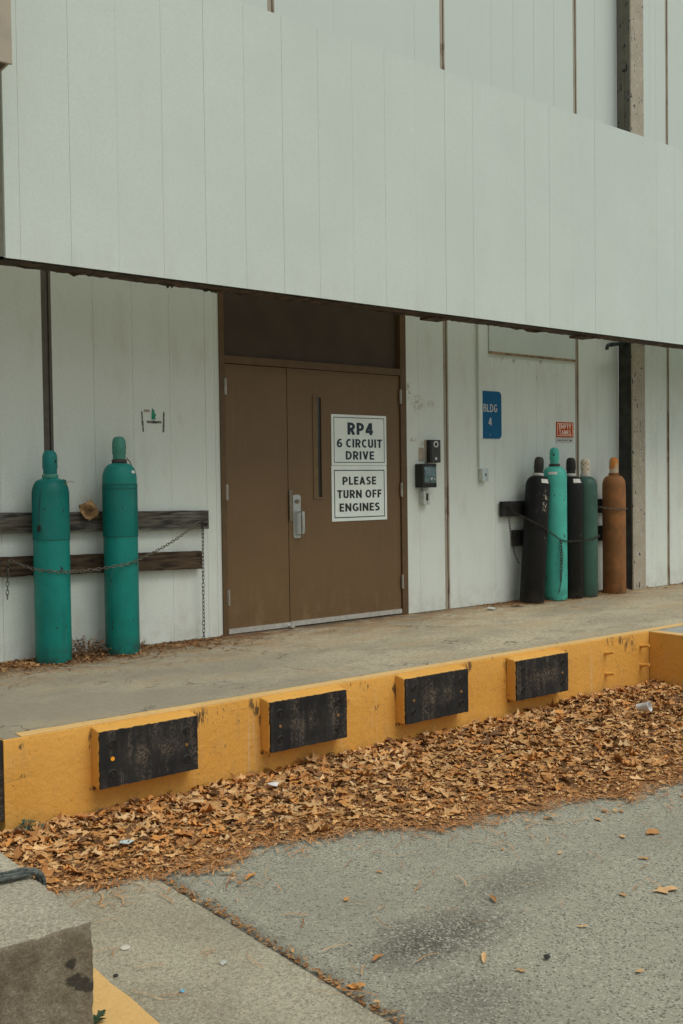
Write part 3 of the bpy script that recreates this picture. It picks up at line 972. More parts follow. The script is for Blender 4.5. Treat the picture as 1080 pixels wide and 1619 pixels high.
# lip under the fascia with a ragged inner edge
n = 420
v, f = [], []
for i in range(n + 1):
    xx = CL + (CX1 - CL) * i / n
    yb = -0.972 + random.uniform(-0.012, 0.012)
    zb = 2.470 + random.uniform(-0.003, 0.002)
    v += [(xx, -1.116, zb + 0.003), (xx, yb, zb - 0.002), (xx, yb, 2.53), (xx, -1.116, 2.4808)]
for i in range(n):
    for j in range(3):
        f.append((4 * i + j, 4 * i + 4 + j, 4 * i + 5 + j, 4 * i + 1 + j))
f += [(0, 1, 2, 3), (4 * n + 3, 4 * n + 2, 4 * n + 1, 4 * n)]
b.add(v, f)
lip = b.build('canopy_lip', M['lip'], bld)
B(CL + 0.05, CX1, -1.095, -0.50, 3.35, 3.40).build('canopy_soffit', M['soffit'], bld)  # unseen; stops short of the wall so light from above reaches its top
for q in range(8):
    B(CL + 0.10 + q * 1.55, CL + 0.16 + q * 1.55, -0.955, -0.004, 4.10, 4.25).build('canopy_arm', M['lip'], bld)
B(CL - 0.004, CL + 0.03, -1.106, -0.985, 2.50, 4.34).build('canopy_end_trim', M['olive_trim'], bld)
b = B(CL + 0.034, CL + 0.05, -0.985, -0.01, 2.56, 4.25)
for z in (2.62, 2.70, 2.82, 3.2, 3.8):
    b.box(CL - 0.002, CL + 0.034, -0.99, -0.05, z, z + random.uniform(0.03, 0.06))
b.build('canopy_end_boards', M['rust_trim'], bld)
for xx in (3.05, 4.86):
    b = B(xx - 0.07, xx + 0.12, -1.06, -0.93, 2.452, 2.472)
    b.build('canopy_bracket', M['lip'], bld)
for xa, xb, num in ((0.95, 1.12, 26), (1.20, 1.55, 40), (0.65, 0.8, 14), (2.98, 3.2, 16), (4.75, 5.08, 40), (-0.3, 0.3, 12), (2.2, 2.9, 8), (3.9, 4.4, 8)):
    b = MB()
    yy = random.uniform(-1.03, -0.99)
    poly = [(xa + (xb - xa) * q / num, 2.4725 - random.random() ** 2 * 0.030 * max(0.0, math.sin(math.pi * q / num)) ** 0.5) for q in range(num + 1)]
    b.prism([(xa, 2.480)] + poly + [(xb, 2.480)], yy, yy + 0.02)
    b.build('debris_clump', M['lip'], bld)
# patched rectangle of siding with rusty trim
b = B(4.745, 6.0308, -0.0048, -0.0016, 2.437, 2.95)
pt = b.build('patch_panel', M['fascia'], bld)
B(4.735, 6.0305, -0.011, -0.0018, 2.413, 2.436).build('rusty_trim', M['rust_trim'], pt)
B(4.735, 4.7445, -0.009, -0.0018, 2.437, 2.95).build('edge_trim', M['greybox'], pt)

# housing on the left above the canopy
hb = thing('metal_housing', (-1.0, -0.75, 3.41), 'tan metal housing jutting out beside the canopy end, top left', 'housing')
b = MB()
b.box(-1.7, -0.446, -1.50, -1.485, 3.412, 5.6).box(-0.461, -0.4462, -1.485, -1.13, 3.425, 5.6)
b.box(-1.7, -0.461, -1.485, -0.02, 4.0, 5.59)
b.build('housing_shell', M['housing'], hb, bevel=0.004)
B(-1.7, -0.462, -1.484, -1.13, 3.4245, 3.45).build('housing_underside', M['lip'], hb)
b = MB().prism([(-0.62, 3.43)] + [(-0.62 + 0.15 * q / 16, 3.42 - random.random() * 0.045) for q in range(17)] + [(-0.47, 3.43)], -1.20, -1.15)
b.build('debris_clump', M['lip'], hb)

# ------------------------------------------------------------------ loading dock
dock = thing('loading_dock', (1.7, -1.0, GZ), 'raised concrete loading dock with yellow painted front wall', 'loading dock')
DX0, DX1 = -0.787, 4.301
ins = 0.004
# deck top as grid with slight unevenness
def slab(b, x0, x1, y0, y1, z0, z1, nx, ny, amp):
    v, f = [], []
    ph = [random.uniform(0, 6.28) for _ in range(4)]
    for j in range(ny + 1):
        for i in range(nx + 1):
            xx, yy = x0 + (x1 - x0) * i / nx, y0 + (y1 - y0) * j / ny
            edge = 0 if i in (0, nx) or j in (0, ny) else 1
            v.append((xx, yy, z1 + edge * amp * (math.sin(xx * 2.3 + ph[0]) * math.sin(yy * 3.1 + ph[1]) - 0.6 + 0.4 * math.sin(xx * 7 + yy * 5 + ph[2]))))
    w = nx + 1
    for j in range(ny):
        for i in range(nx):
            f.append((j * w + i, j * w + i + 1, (j + 1) * w + i + 1, (j + 1) * w + i))
    o = len(v)
    rim = [i for i in range(w)] + [j * w + nx for j in range(1, ny + 1)] + [ny * w + i for i in range(nx - 1, -1, -1)] + [j * w for j in range(ny - 1, 0, -1)]
    for q in rim:
        v.append((v[q][0], v[q][1], z0))
    m = len(rim)
    for i in range(m):
        j = (i + 1) % m
        f.append((rim[i], o + i, o + j, rim[j]))
    b.add(v, f)


b = MB()
slab(b, DX0 + 0.006, 12.0, EDGE + 0.008, 0.30, GZ - 0.1, 0.0, 120, 22, 0.0022)
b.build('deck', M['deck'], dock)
# painted front wall: chamfered, gently uneven
b = MB()
n = 110
v, f = [], []
for i in range(n + 1):
    xx = DX0 + (DX1 - DX0) * i / n
    wv = 0.0018 * math.sin(xx * 3.7) + random.uniform(-0.0008, 0.0008)
    v += [(xx, EDGE + 0.008, -0.0008), (xx, EDGE + 0.0025, -0.003), (xx, EDGE + wv * .3, -0.012 + random.uniform(-.001, .001)), (xx, EDGE + wv, -0.16), (xx, EDGE + wv, GZ - 0.05), (xx, EDGE + 0.008, GZ - 0.05)]
for i in range(n):
    for j in range(5):
        f.append((6 * i + j, 6 * i + j + 1, 6 * i + 7 + j, 6 * i + 6 + j))
f += [tuple(range(5, -1, -1)), tuple(6 * n + j for j in range(6))]
b.add(v, f)
b.build('dock_wall', M['yellow_wall'], dock, smooth=True)
B(DX0, DX0 + 0.0058, EDGE + 0.009, 0.0, GZ - 0.05, -0.004).build('side_wall', M['yellow_wall'], dock)
# steel angle painted yellow along the edge
b = MB()
n = 160
v, f = [], []
for i in range(n + 1):
    xx = -0.700 + (12 + 0.7) * i / n
    wv = random.uniform(-0.004, 0.004)
    v += [(xx, EDGE + 0.0075, 0.0005), (xx, EDGE + 0.0085, 0.0042), (xx, EDGE + 0.082 + wv, 0.0040), (xx, EDGE + 0.083 + wv, 0.0005)]
for i in range(n):
    for j in range(3):
        f.append((4 * i + j, 4 * i + 4 + j, 4 * i + 5 + j, 4 * i + 1 + j))
f += [(0, 1, 2, 3), (4 * n + 3, 4 * n + 2, 4 * n + 1, 4 * n)]
b.add(v, f)
b.build('edge_strip', M['yellow_edge'], dock)
# slab that turns towards the yard on the right
b = MB()
b.box(DX1 + 0.006, 12.0, -9.0, EDGE + 0.007, GZ - 0.05, -0.004)
b.build('side_slab', M['ext_deck'], dock)
b = B(DX1, DX1 + 0.0055, -9.0, EDGE - 0.004, GZ - 0.05, -0.003)
b.build('side_wall', M['yellow_wall'], dock)
B(DX1 + 0.006, DX1 + 0.10, -9.0, EDGE - 0.004, -0.004, -0.0005).build('edge_strip', M['yellow_edge'], dock)
for (xx, zz) in ((3.752, -0.095), (3.758, -0.252), (4.191, -0.090), (4.190, -0.238)):
    b = MB().tube([(xx, EDGE + 0.01, zz - 0.012), (xx + 0.002, EDGE - 0.02, zz - 0.010), (xx + 0.004, EDGE - 0.075, zz)], [0.017, 0.012, 0.011], 10)
    b.build('anchor_stub', M['yellow_wall'], dock, smooth=True)

cg = thing('corner_guard', (DX0 - 0.03, EDGE + 0.35, -0.35), 'black rubber guard on the left end of the dock', 'dock guard')
B(DX0 - 0.055, DX0 - 0.001, EDGE + 0.006, EDGE + 0.75, -0.385, -0.002).build('rubber_pad', M['rubber'], cg, bevel=0.004)
for y in (0.1, 0.6):
    for z in (-0.30, -0.1):
        MB().disc((DX0 - 0.055, EDGE + y, z), (-1, 0, 0), 0.02, 0.012, 12).build('bolt', M['bolt'], cg)

# dock bumpers
BL = ['black rubber dock bumper nearest the concrete block, with one bright orange plug',
      'second black dock bumper from the left, with two dull plugs, left of the white scrap',
      'third black dock bumper from the left, below the right door leaf',
      'farthest black dock bumper, the one closest to the bare anchor stubs']
for i, (x0, x1, z0, z1) in enumerate(((-0.350, 0.206, -0.302, -0.017), (0.661, 1.206, -0.300, -0.016), (1.664, 2.210, -0.300, -0.017), (2.668, 3.210, -0.300, -0.026))):
    t = thing('dock_bumper', ((x0 + x1) / 2, EDGE, (z0 + z1) / 2), BL[i], 'dock bumper', 'rubber bumpers along the dock front')
    yf = -2.182
    bl = MB()
    bl.add([(x0, yf + 0.012, z0), (x1, yf + 0.012, z0), (x1, EDGE + 0.0, z0), (x0, EDGE + 0.0, z0), (x0, yf + 0.012, z1), (x1, yf + 0.012, z1), (x1, EDGE + 0.0, z1 + 0.014), (x0, EDGE + 0.0, z1 + 0.014)],
           [(0, 3, 2, 1), (4, 5, 6, 7), (0, 1, 5, 4), (1, 2, 6, 5), (2, 3, 7, 6), (3, 0, 4, 7)])
    bl.build('painted_block', M['yellow'], t, bevel=0.007)
    # rubber face with an uneven paint line round it
    poly = []
    def side(a, c, m, jit):
        for q in range(m):
            tt = q / m
            poly.append((a[0] + (c[0] - a[0]) * tt + random.uniform(-jit[0], jit[0]), a[1] + (c[1] - a[1]) * tt + random.uniform(-jit[1], jit[1])))
    xa, xb, za, zb = x0 + 0.004, x1 - 0.003, z0 + 0.002, z1 - 0.004
    side((xa, za), (xb, za), 30, (0, 0.0016))
    side((xb, za), (xb, zb), 16, (0.0015, 0))
    side((xb, zb), (xa, zb), 34, (0, 0.0022))
    side((xa, zb), (xa, za), 22, (0.0035, 0))
    MB().prism(poly, yf, yf + 0.013).build('rubber_pad', M['rubber'], t, origin=((x0 + x1) / 2, yf, (z0 + z1) / 2))
    w, h = x1 - x0, z1 - z0
    for fx in (0.125, 0.875):
        for fz in (0.24, 0.76):
            cx, cz = x0 + w * fx, z0 + h * fz
            b = MB()
            # recessed look: raised worn washer ring with a bolt head in it
            prof = []
            for q in range(20):
                tt = 2 * math.pi * q / 20
                prof.append((math.cos(tt), math.sin(tt)))
            ro, ri = 0.023, 0.0155
            v = [(cx + ro * a, yf - 0.0006, cz + ro * c) for a, c in prof] + [(cx + ri * 1.12 * a, yf - 0.0038, cz + ri * 1.12 * c) for a, c in prof] + [(cx + ri * a, yf - 0.0006, cz + ri * c) for a, c in prof]
            f = []
            for q in range(20):
                r2 = (q + 1) % 20
                f += [(q, r2, 20 + r2, 20 + q), (20 + q, 20 + r2, 40 + r2, 40 + q)]
            b.add(v, f)
            hexa = [(cx + 0.0085 * math.cos(R(60 * q + 15)), cz + 0.0085 * math.sin(R(60 * q + 15))) for q in range(6)]
            b.prism(hexa, yf - 0.0035, yf - 0.0004)
            b.build('bolt', M['bolt'], t, smooth=False)
    plugs = {0: ((0.125, 'plug'), (0.875, 'dull_plug')), 1: ((0.125, 'dull_plug'), (0.875, 'dull_plug')), 2: ((0.125, 'dull_plug'), (0.875, 'dull_plug')), 3: ((0.875, 'dull_plug'),)}[i]
    for fx, mm in plugs:
        MB().disc((x0 + w * fx, yf - 0.0003, z0 + h * 0.5), (0, -1, 0), 0.0105 if mm == 'plug' else 0.009, 0.003, 14).build('plug', M[mm], t)

# ------------------------------------------------------------------ timber rails on the wall
def rail(x0, x1, z0, z1, mat, label, sag=0.0, bolts=()):
    t = thing('wall_rail', ((x0 + x1) / 2, 0, (z0 + z1) / 2), label, 'timber rail', 'timber rails bolted to the wall')
    b = MB()
    n = 40
    v, f = [], []
    for i in range(n + 1):
        tt = i / n
        xx = x0 + (x1 - x0) * tt
        dz = sag * (1 - tt) + random.uniform(-0.0015, 0.0015)
        jj = random.uniform(-0.002, 0.002)
        v += [(xx, -0.058, z0 + dz + jj), (xx, -0.058, z1 + dz + jj * .4), (xx, -0.016, z1 + dz), (xx, -0.016, z0 + dz)]
    for i in range(n):
        for j in range(4):
            f.append((4 * i + (j + 1) % 4, 4 * i + j, 4 * i + 4 + j, 4 * i + 4 + (j + 1) % 4))
    f += [(0, 1, 2, 3), (4 * n + 3, 4 * n + 2, 4 * n + 1, 4 * n)]
    b.add(v, f)
    b.build('board', M[mat], t, bevel=0.002)
    for q in (0.08, 0.45, 0.92):
        xx = x0 + (x1 - x0) * q
        B(xx - 0.03, xx + 0.03, -0.0155, -0.002, z0 + 0.03, z1 - 0.03).build('packing_block', M[mat], t)
    for q, zq in bolts:
        xx, zz = x0 + (x1 - x0) * q, z0 + (z1 - z0) * zq + sag * (1 - q)
        MB().disc((xx, -0.059, zz), (0, -1, 0), 0.013, 0.004, 14).disc((xx, -0.063, zz), (0, -1, 0), 0.007, 0.006, 6).build('bolt', M['bolt'], t)


rail(-1.6, 1.568, 0.852, 0.992, 'timber', 'long weathered upper timber rail behind the two teal cylinders', 0.052, ((0.79, 0.72), (0.99, 0.25)))
rail(-0.046, 1.502, 0.550, 0.684, 'timber_brown', 'short brown lower timber rail behind the two teal cylinders', 0.038, ((0.42, 0.7), (0.98, 0.8), (0.03, 0.55)))
rail(4.853, 6.55, 0.838, 0.985, 'timber_black', 'dark upper timber rail behind the row of five cylinders', 0.004, ((0.04, 0.6),))
rail(5.021, 6.55, 0.545, 0.700, 'timber_black', 'dark lower timber rail behind the row of five cylinders', 0.004, ((0.03, 0.75),))

# ------------------------------------------------------------------ gas cylinders
RB = 0.1195


def gas_cylinder(x, y, H, label, body, cap, collar='collar_grey', lean=0.0, lean_y=0.0, rot=0.0, net=None, cap_r=0.047, group='gas cylinders chained to the wall', sticker=None, holes=True, extra=None, neck_dark=False, hole_ang=-75):
    t = thing('gas_cylinder', (0, 0, 0), label, 'gas cylinder', group)
    capb = H - 0.159           # bottom of the cap
    sh = capb - 0.142          # shoulder starts
    DH = 0.112
    prof = [(RB - 0.018, 0.0), (RB - 0.006, 0.004), (RB, 0.018), (RB, sh)]
    for q in range(1, 11):
        a = R(90 * q / 11)
        prof.append((0.044 + (RB - 0.044) * math.cos(a) ** 0.85, sh + DH * math.sin(a)))
    prof += [(0.045, sh + DH + 0.002), (0.043, capb - 0.004)]
    MB().lathe(prof, 48).build('body', M[body], t, smooth=True)
    MB().lathe([(0.050, capb - 0.030), (0.053, capb - 0.026), (0.053, capb - 0.006), (0.050, capb - 0.002)], 32).build('collar', M['collar_dark' if neck_dark else collar], t, smooth=True)
    c = cap_r
    cp = MB().lathe([(c - 0.004, capb), (c - 0.003, capb + 0.006), (c - 0.004, capb + 0.028), (c + 0.001, capb + 0.040), (c, capb + 0.110), (c - 0.002, capb + 0.127), (c - 0.007, capb + 0.141), (c - 0.015, capb + 0.152), (c - 0.027, capb + 0.158), (0.002, capb + 0.159)], 32)
    co = cp.build('cap', M[cap], t, smooth=True)
    if holes:
        for ang in (hole_ang, hole_ang + 180):
            a = R(ang)
            d = Vector((math.cos(a), math.sin(a), 0))
            q = d * (c - 0.002) + Vector((0, 0, capb + 0.085))
            MB().disc(q, d, 0.010, 0.0026, 12).build('vent_hole', M['black'], co)
    if net:
        z0, z1, dome = net
        b = MB()
        N = 38
        for sgn in (1, -1):
            for q in range(N):
                pts = []
                ns = 46
                for i in range(ns + 1):
                    tt = i / ns
                    z = z0 + (z1 - z0) * tt
                    r = RB + 0.0014
                    if z > sh:
                        a = min(1, (z - sh) / DH)
                        r = 0.044 + (RB - 0.044) * math.sqrt(max(0, 1 - a * a)) ** 0.85 + 0.002
                    th = 2 * math.pi * q / N + sgn * (z - z0) / 0.145 * 1.0
                    pts.append((r * math.cos(th), r * math.sin(th), z))
                b.tube(pts, 0.0015, 4, False)
        b.build('netting', M['net'], t)
        for zr in ((z0,) if dome else (z0, z1, z1 - 0.03)):
            b = MB()
            b.tube([((RB + 0.0022) * math.cos(2 * math.pi * i / 40), (RB + 0.0022) * math.sin(2 * math.pi * i / 40), zr) for i in range(41)], 0.0025, 4, False)
            b.build('netting_hem', M['net_dark'], t)
    if sticker:
        a0, a1, zz, hh = sticker
        b = MB()
        v, f = [], []
        nn = 8
        for i in range(nn + 1):
            a = R(a0 + (a1 - a0) * i / nn)
            for zq in (zz, zz + hh):
                rr = RB + 0.0012
                if zq > sh:
                    aa = min(0.95, (zq - sh) / DH)
                    rr = 0.044 + (RB - 0.044) * math.sqrt(1 - aa * aa) ** 0.85 + 0.003
                v.append((rr * math.cos(a), rr * math.sin(a), zq))
        for i in range(nn):
            f.append((2 * i, 2 * i + 2, 2 * i + 3, 2 * i + 1))
        b.add(v, f)
        b.build('paper_label', M['label_white'], t)
    if extra:
        extra(t, sh, capb)
    t.location = (x, y, 0)
    t.rotation_euler = (lean_y, lean, rot)
    return t


def tags_left(t, sh, capb):
    # folded green tag wired to the shoulder
    b = MB()
    b.add([(0.040, -0.085, sh + 0.04), (0.098, -0.052, sh + 0.035), (0.093, -0.048, sh + 0.100), (0.050, -0.070, sh + 0.108),
           (0.042, -0.081, sh + 0.04), (0.100, -0.048, sh + 0.035), (0.095, -0.044, sh + 0.100), (0.052, -0.066, sh + 0.108)],
          [(0, 1, 2, 3), (7, 6, 5, 4), (0, 4, 5, 1), (1, 5, 6, 2), (2, 6, 7, 3), (3, 7, 4, 0)])
    b.build('tag', M['net_dark'], t)
    b = MB().tube(cat_rom([(0.02, -0.078, sh + 0.10), (0.04, -0.10, sh + 0.07), (0.08, -0.08, sh + 0.08), (0.12, -0.05, sh + 0.092), (0.155, -0.05, sh + 0.085)]), 0.0018, 5)
    b.build('tag_wire', M['tag'], t)
    b = MB().tube(cat_rom([(-0.045, -0.06, sh + 0.12), (-0.10, -0.055, sh + 0.04), (-0.118, -0.045, sh - 0.08), (-0.120, -0.045, sh - 0.20)]), 0.0022, 5)
    b.box(-0.126, -0.118, -0.06, -0.03, sh - 0.24, sh - 0.20)
    b.build('tag_cord', M['black'], t)


def tags_right(t, sh, capb):
    b = MB().tube(cat_rom([(0.040, -0.035, sh + 0.150), (0.085, -0.045, sh + 0.11), (0.116, -0.042, sh + 0.03), (0.124, -0.038, sh - 0.05), (0.130, -0.036, sh - 0.085)]), 0.0035, 6)
    b.build('tag_cord', M['black'], t)
    MB().box(0.122, 0.140, -0.047, -0.043, sh - 0.118, sh - 0.040).build('tag', M['greybox'], t)


gas_cylinder(0.247, -0.208, 1.433, 'shorter of the two teal cylinders, green netting up to its neck, leftmost', 'teal', 'teal_cap_bright', collar='teal_cap', rot=R(10), net=(0.835, 1.232, True), cap_r=0.049, extra=tags_left, group='teal netted cylinders left of the doors')
gas_cylinder(0.760, -0.200, 1.536, 'taller of the two teal cylinders, netting round its middle and a pale dented cap', 'teal', 'teal_cap', rot=R(35), net=(0.835, 1.20, False), cap_r=0.0475, extra=tags_right, sticker=(-105, -85, 1.275, 0.020), group='teal netted cylinders left of the doors', collar='collar_dark')
G5 = 'row of five cylinders by the column'
gas_cylinder(5.100, -0.20, 1.425, 'leaning scuffed black cylinder at the left end of the row of five', 'black_chipped', 'black_cap', lean=R(5.2), group=G5, sticker=(-122, -78, 1.165, 0.040), hole_ang=-120)
gas_cylinder(5.454, -0.20, 1.513, 'bright mint green cylinder, tallest in the row of five', 'mint', 'mint', group=G5, neck_dark=True, sticker=(-172, -128, 1.245, 0.026), hole_ang=-146)
gas_cylinder(5.700, -0.205, 1.414, 'upright black cylinder between the mint and the dark green one', 'black_cyl', 'black_cap', group=G5, sticker=(-128, -80, 1.160, 0.040), hole_ang=-120)
gas_cylinder(5.922, -0.21, 1.408, 'dark green cylinder with a spotted cream cap', 'dgreen', 'cream_cap', group=G5, holes=False)
gas_cylinder(6.372, -0.225, 1.420, 'rusty brown cylinder with an orange cap, beside the column', 'rust_cyl', 'orange_cap', group=G5, collar='rust_cyl', holes=False)

# ------------------------------------------------------------------ chains
CG = 'restraint chains of the cylinders'
yf = -0.208 - RB - 0.006
chain([(1.512, -0.068, 0.940), (1.36, -0.115, 0.852), (1.15, -0.20, 0.765), (0.95, -0.275, 0.700), (0.775, yf, 0.652), (0.66, yf + 0.004, 0.635), (0.48, yf + 0.015, 0.618), (0.30, yf, 0.618), (0.20, yf + 0.004, 0.628), (0.10, -0.245, 0.645), (0.02, -0.12, 0.690), (0.0, -0.07, 0.704)],
      'chain', 'grey chain slung across both teal cylinders with a loose left end', 'chain', CG, M['chain'],
      extra=[[(0.0, -0.068, 0.700), (-0.008, -0.072, 0.60), (-0.012, -0.068, 0.435)]])
chain([(1.508, -0.066, 0.930), (1.505, -0.07, 0.80), (1.503, -0.066, 0.40), (1.502, -0.064, 0.035), (1.485, -0.075, 0.008), (1.42, -0.06, 0.007), (1.33, -0.085, 0.007), (1.22, -0.055, 0.007), (1.16, -0.08, 0.007)],
      'chain', 'dark chain hanging straight down from the rail end to the deck left of the doors', 'chain', CG, M['chain_rust'])
chain([(4.935, -0.066, 0.935), (4.975, -0.10, 0.885), (5.02, -0.24, 0.815), (5.13, -0.325, 0.735), (5.28, -0.325, 0.66), (5.375, -0.322, 0.612), (5.46, -0.328, 0.588), (5.58, -0.325, 0.582), (5.70, -0.330, 0.583), (5.82, -0.332, 0.590), (5.93, -0.334, 0.602), (6.03, -0.290, 0.625), (6.08, -0.12, 0.65), (6.10, -0.064, 0.66)],
      'chain', 'chain slung across four cylinders of the right-hand row, tail hanging on the mint one', 'chain', CG, M['chain_rust'],
      extra=[[(5.382, -0.326, 0.600), (5.380, -0.332, 0.45), (5.372, -0.332, 0.18)], [(5.392, -0.330, 0.595), (5.397, -0.336, 0.40), (5.366, -0.335, 0.16), (5.33, -0.33, 0.06)]])
chain([(4.92, -0.066, 0.905), (4.945, -0.075, 0.70), (4.985, -0.09, 0.48), (5.03, -0.13, 0.36)],
      'chain', 'thin rusty chain dangling from the left tip of the dark rail beside the leaning cylinder', 'chain', CG, M['chain_rust'], pitch=0.026)
chain([(6.10, -0.064, 0.93), (6.16, -0.20, 0.905), (6.26, -0.318, 0.885), (6.372, -0.347, 0.880), (6.46, -0.318, 0.882), (6.500, -0.225, 0.885), (6.50, -0.07, 0.89)],
      'chain', 'chain looped round the rusty brown cylinder', 'chain', CG, M['chain'])

# ------------------------------------------------------------------ signs
def sign_frame(b, x0, x1, z0, z1, w, y):
    """thin flat border line"""
    for a in ((x0, x1, z0, z0 + w), (x0, x1, z1 - w, z1), (x0, x0 + w, z0 + w, z1 - w), (x1 - w, x1, z0 + w, z1 - w)):
        b.box(a[0], a[1], y, y + 0.0006, a[2], a[3])


t = thing('door_sign', (3.118, 0, 1.55), 'white sign on the brown door reading RP4 6 CIRCUIT DRIVE', 'sign', 'white signs on the door')
B(2.812, 3.425, -0.0035, 0.0036, 1.338, 1.772).build('plate', M['sign_white'], t, bevel=0.001)
b = MB()
sign_frame(b, 2.836, 3.401, 1.362, 1.750, 0.006, -0.0043)
b.build('border', M['ink_blue'], t)
text(t, 'RP4', 3.128, 1.602, 0.104, 0.285, -0.0045, M['ink_blue'], 0.215)
text(t, '6 CIRCUIT', 3.120, 1.492, 0.073, 0.505, -0.0045, M['ink_blue'], 0.195)
text(t, 'DRIVE', 3.122, 1.388, 0.073, 0.318, -0.0045, M['ink_blue'], 0.195)
t = thing('door_sign', (3.113, 0, 1.08), 'white sign on the brown door reading PLEASE TURN OFF ENGINES', 'sign', 'white signs on the door')
B(2.808, 3.424, -0.0036, 0.0036, 0.862, 1.3355).build('plate', M['sign_white'], t, bevel=0.001)
b = MB()
sign_frame(b, 2.833, 3.397, 0.890, 1.300, 0.008, -0.0045)
b.build('border', M['ink_black'], t)
text(t, 'PLEASE', 3.112, 1.172, 0.070, 0.375, -0.0048, M['ink_black'], 0.195)
text(t, 'TURN OFF', 3.113, 1.058, 0.070, 0.495, -0.0048, M['ink_black'], 0.195)
text(t, 'ENGINES', 3.113, 0.944, 0.070, 0.450, -0.0048, M['ink_black'], 0.195)

t = thing('building_sign', (4.75, 0, 1.82), 'blue sign with rounded right corners reading BLDG 4', 'sign')
MB().prism(rrect(4.584, 4.902, 1.598, 2.052, 0.042, 6, (0, 1, 1, 0)), -0.010, -0.003).build('plate', M['sign_blue'], t)
B(4.5975, 4.634, -0.0145, -0.0102, 1.590, 2.056).build('edge_strip', M['siding'], t)
text(t, 'BLDG', 4.746, 1.852, 0.076, 0.190, -0.0108, M['ink_grey'], 0.15)
text(t, '4', 4.742, 1.722, 0.076, 0.045, -0.0108, M['ink_grey'], 0.15)
b = MB().disc((4.742, -0.0105, 1.632), (0, -1, 0), 0.004, 0.002, 8)
b.build('screw', M['ring'], t)

t = thing('warning_sign', (5.86, 0, 1.70), 'small orange red sign reading EMPTY TANKS', 'sign')
B(5.722, 5.992, -0.008, -0.002, 1.630, 1.785).build('plate', M['sign_red'], t, bevel=0.001)
b = MB()
sign_frame(b, 5.735, 5.979, 1.643, 1.772, 0.006, -0.0088)
b.build('border', M['ink_cream'], t)
text(t, 'EMPTY', 5.855, 1.714, 0.048, 0.190, -0.0090, M['ink_cream'], 0.19)
text(t, 'TANKS', 5.855, 1.655, 0.048, 0.186, -0.0090, M['ink_cream'], 0.19)
t = thing('sticker', (5.85, 0, 1.59), 'pale worn sticker on the wall under the EMPTY TANKS sign', 'sticker')
B(5.715, 5.995, -0.0028, -0.0014, 1.570, 1.628).build('paper', M['greybox'], t)
b = B(5.93, 5.965, -0.0036, -0.0029, 1.590, 1.606)
b.box(5.74, 5.80, -0.0036, -0.0029, 1.592, 1.602).box(5.815, 5.90, -0.0036, -0.0029, 1.594, 1.601)
b.build('print', M['glue'], t)

# torn remains of a sign on the left wall
t = thing('torn_sign', (1.13, 0, 1.66), 'torn remains of a sign, glue strips and a green shred, above the taller teal cylinder', 'torn sign')
def strip(b, pts, w, y=-0.0030):
    v, f = [], []
    for i, (px, pz) in enumerate(pts):
        ww = w * random.uniform(0.6, 1.1)
        v += [(px - ww / 2, y, pz), (px + ww / 2, y, pz)]
    for i in range(len(pts) - 1):
        f.append((2 * i, 2 * i + 1, 2 * i + 3, 2 * i + 2))
    b.add(v, f)
b = MB()
for xx in (1.045, 1.228):
    strip(b, [(xx + (0.010 * (q / 12) if xx < 1.1 else -0.006 * q / 12), 1.735 - 0.150 * q / 12) for q in range(13)], 0.014)
v, f = [], []
for i in range(13):
    q = 1.085 + 0.12 * i / 12
    v += [(q, -0.003, 1.650 + random.uniform(-.004, .004)), (q, -0.003, 1.668 + random.uniform(-.004, .004))]
b.add(v, [(2 * i, 2 * i + 2, 2 * i + 3, 2 * i + 1) for i in range(12)])
b.build('glue_strip', M['glue'], t)
b = B(1.062, 1.110, -0.0028, -0.0014, 1.732, 1.750)
b.build('paper_scrap', M['glue_tan'], t)
b = MB()
for poly in ([(1.125, 1.68), (1.134, 1.677), (1.139, 1.70), (1.135, 1.765), (1.128, 1.74)], [(1.137, 1.680), (1.146, 1.676), (1.152, 1.695), (1.147, 1.745), (1.139, 1.758)], [(1.150, 1.692), (1.162, 1.712), (1.157, 1.722), (1.149, 1.716)], [(1.149, 1.688), (1.160, 1.676), (1.158, 1.690), (1.151, 1.700)]):
    b.prism(poly, -0.0045, -0.0015)
b.build('vinyl_shred', M['green_shred'], t)

# ------------------------------------------------------------------ wall fittings right of the door
t = thing('door_intercom', (3.97, 0, 1.47), 'dark slim intercom with a white ringed camera on the wall right of the door', 'intercom')
B(3.885, 4.035, -0.012, -0.002, 1.362, 1.572).build('back_plate', M['beige'], t)
B(3.898, 4.030, -0.062, -0.0121, 1.364, 1.570).build('body', M['black'], t, bevel=0.004)
b = B(3.918, 4.020, -0.0645, -0.0621, 1.370, 1.562)
b.build('speaker_plate', M['speaker'], t)
b = MB()
for i in range(6):
    for j in range(7):
        b.disc((3.942 + 0.011 * i, -0.0645, 1.425 + 0.010 * j), (0, -1, 0), 0.0022, 0.0008, 6)
b.build('speaker_hole', M['black'], t)
lens = MB()
n = 28
v, f = [], []
cx, cz = 3.966, 1.530
for i in range(n):
    a = 2 * math.pi * i / n
    for rr, yy in ((0.029, -0.0646), (0.028, -0.072), (0.021, -0.073), (0.017, -0.066)):
        v.append((cx + rr * math.cos(a), yy, cz + rr * math.sin(a)))
for i in range(n):
    j = (i + 1) % n
    for q in range(3):
        f.append((4 * i + q, 4 * j + q, 4 * j + q + 1, 4 * i + q + 1))
lens.add(v, f)
ring = lens.build('camera_ring', M['ring'], t, smooth=True)
MB().disc((cx, -0.0646, cz), (0, -1, 0), 0.0172, 0.003, 20).build('camera_lens', M['glassy'], ring)
b = MB().disc((3.968, -0.0645, 1.397), (0, -1, 0), 0.010, 0.003, 14).box(3.956, 3.980, -0.0665, -0.0645, 1.404, 1.410)
b.build('call_button', M['ring'], t)
b = B(3.81, 3.876, -0.0022, -0.0014, 1.375, 1.500)
b.build('old_outline', M['beige'], t)

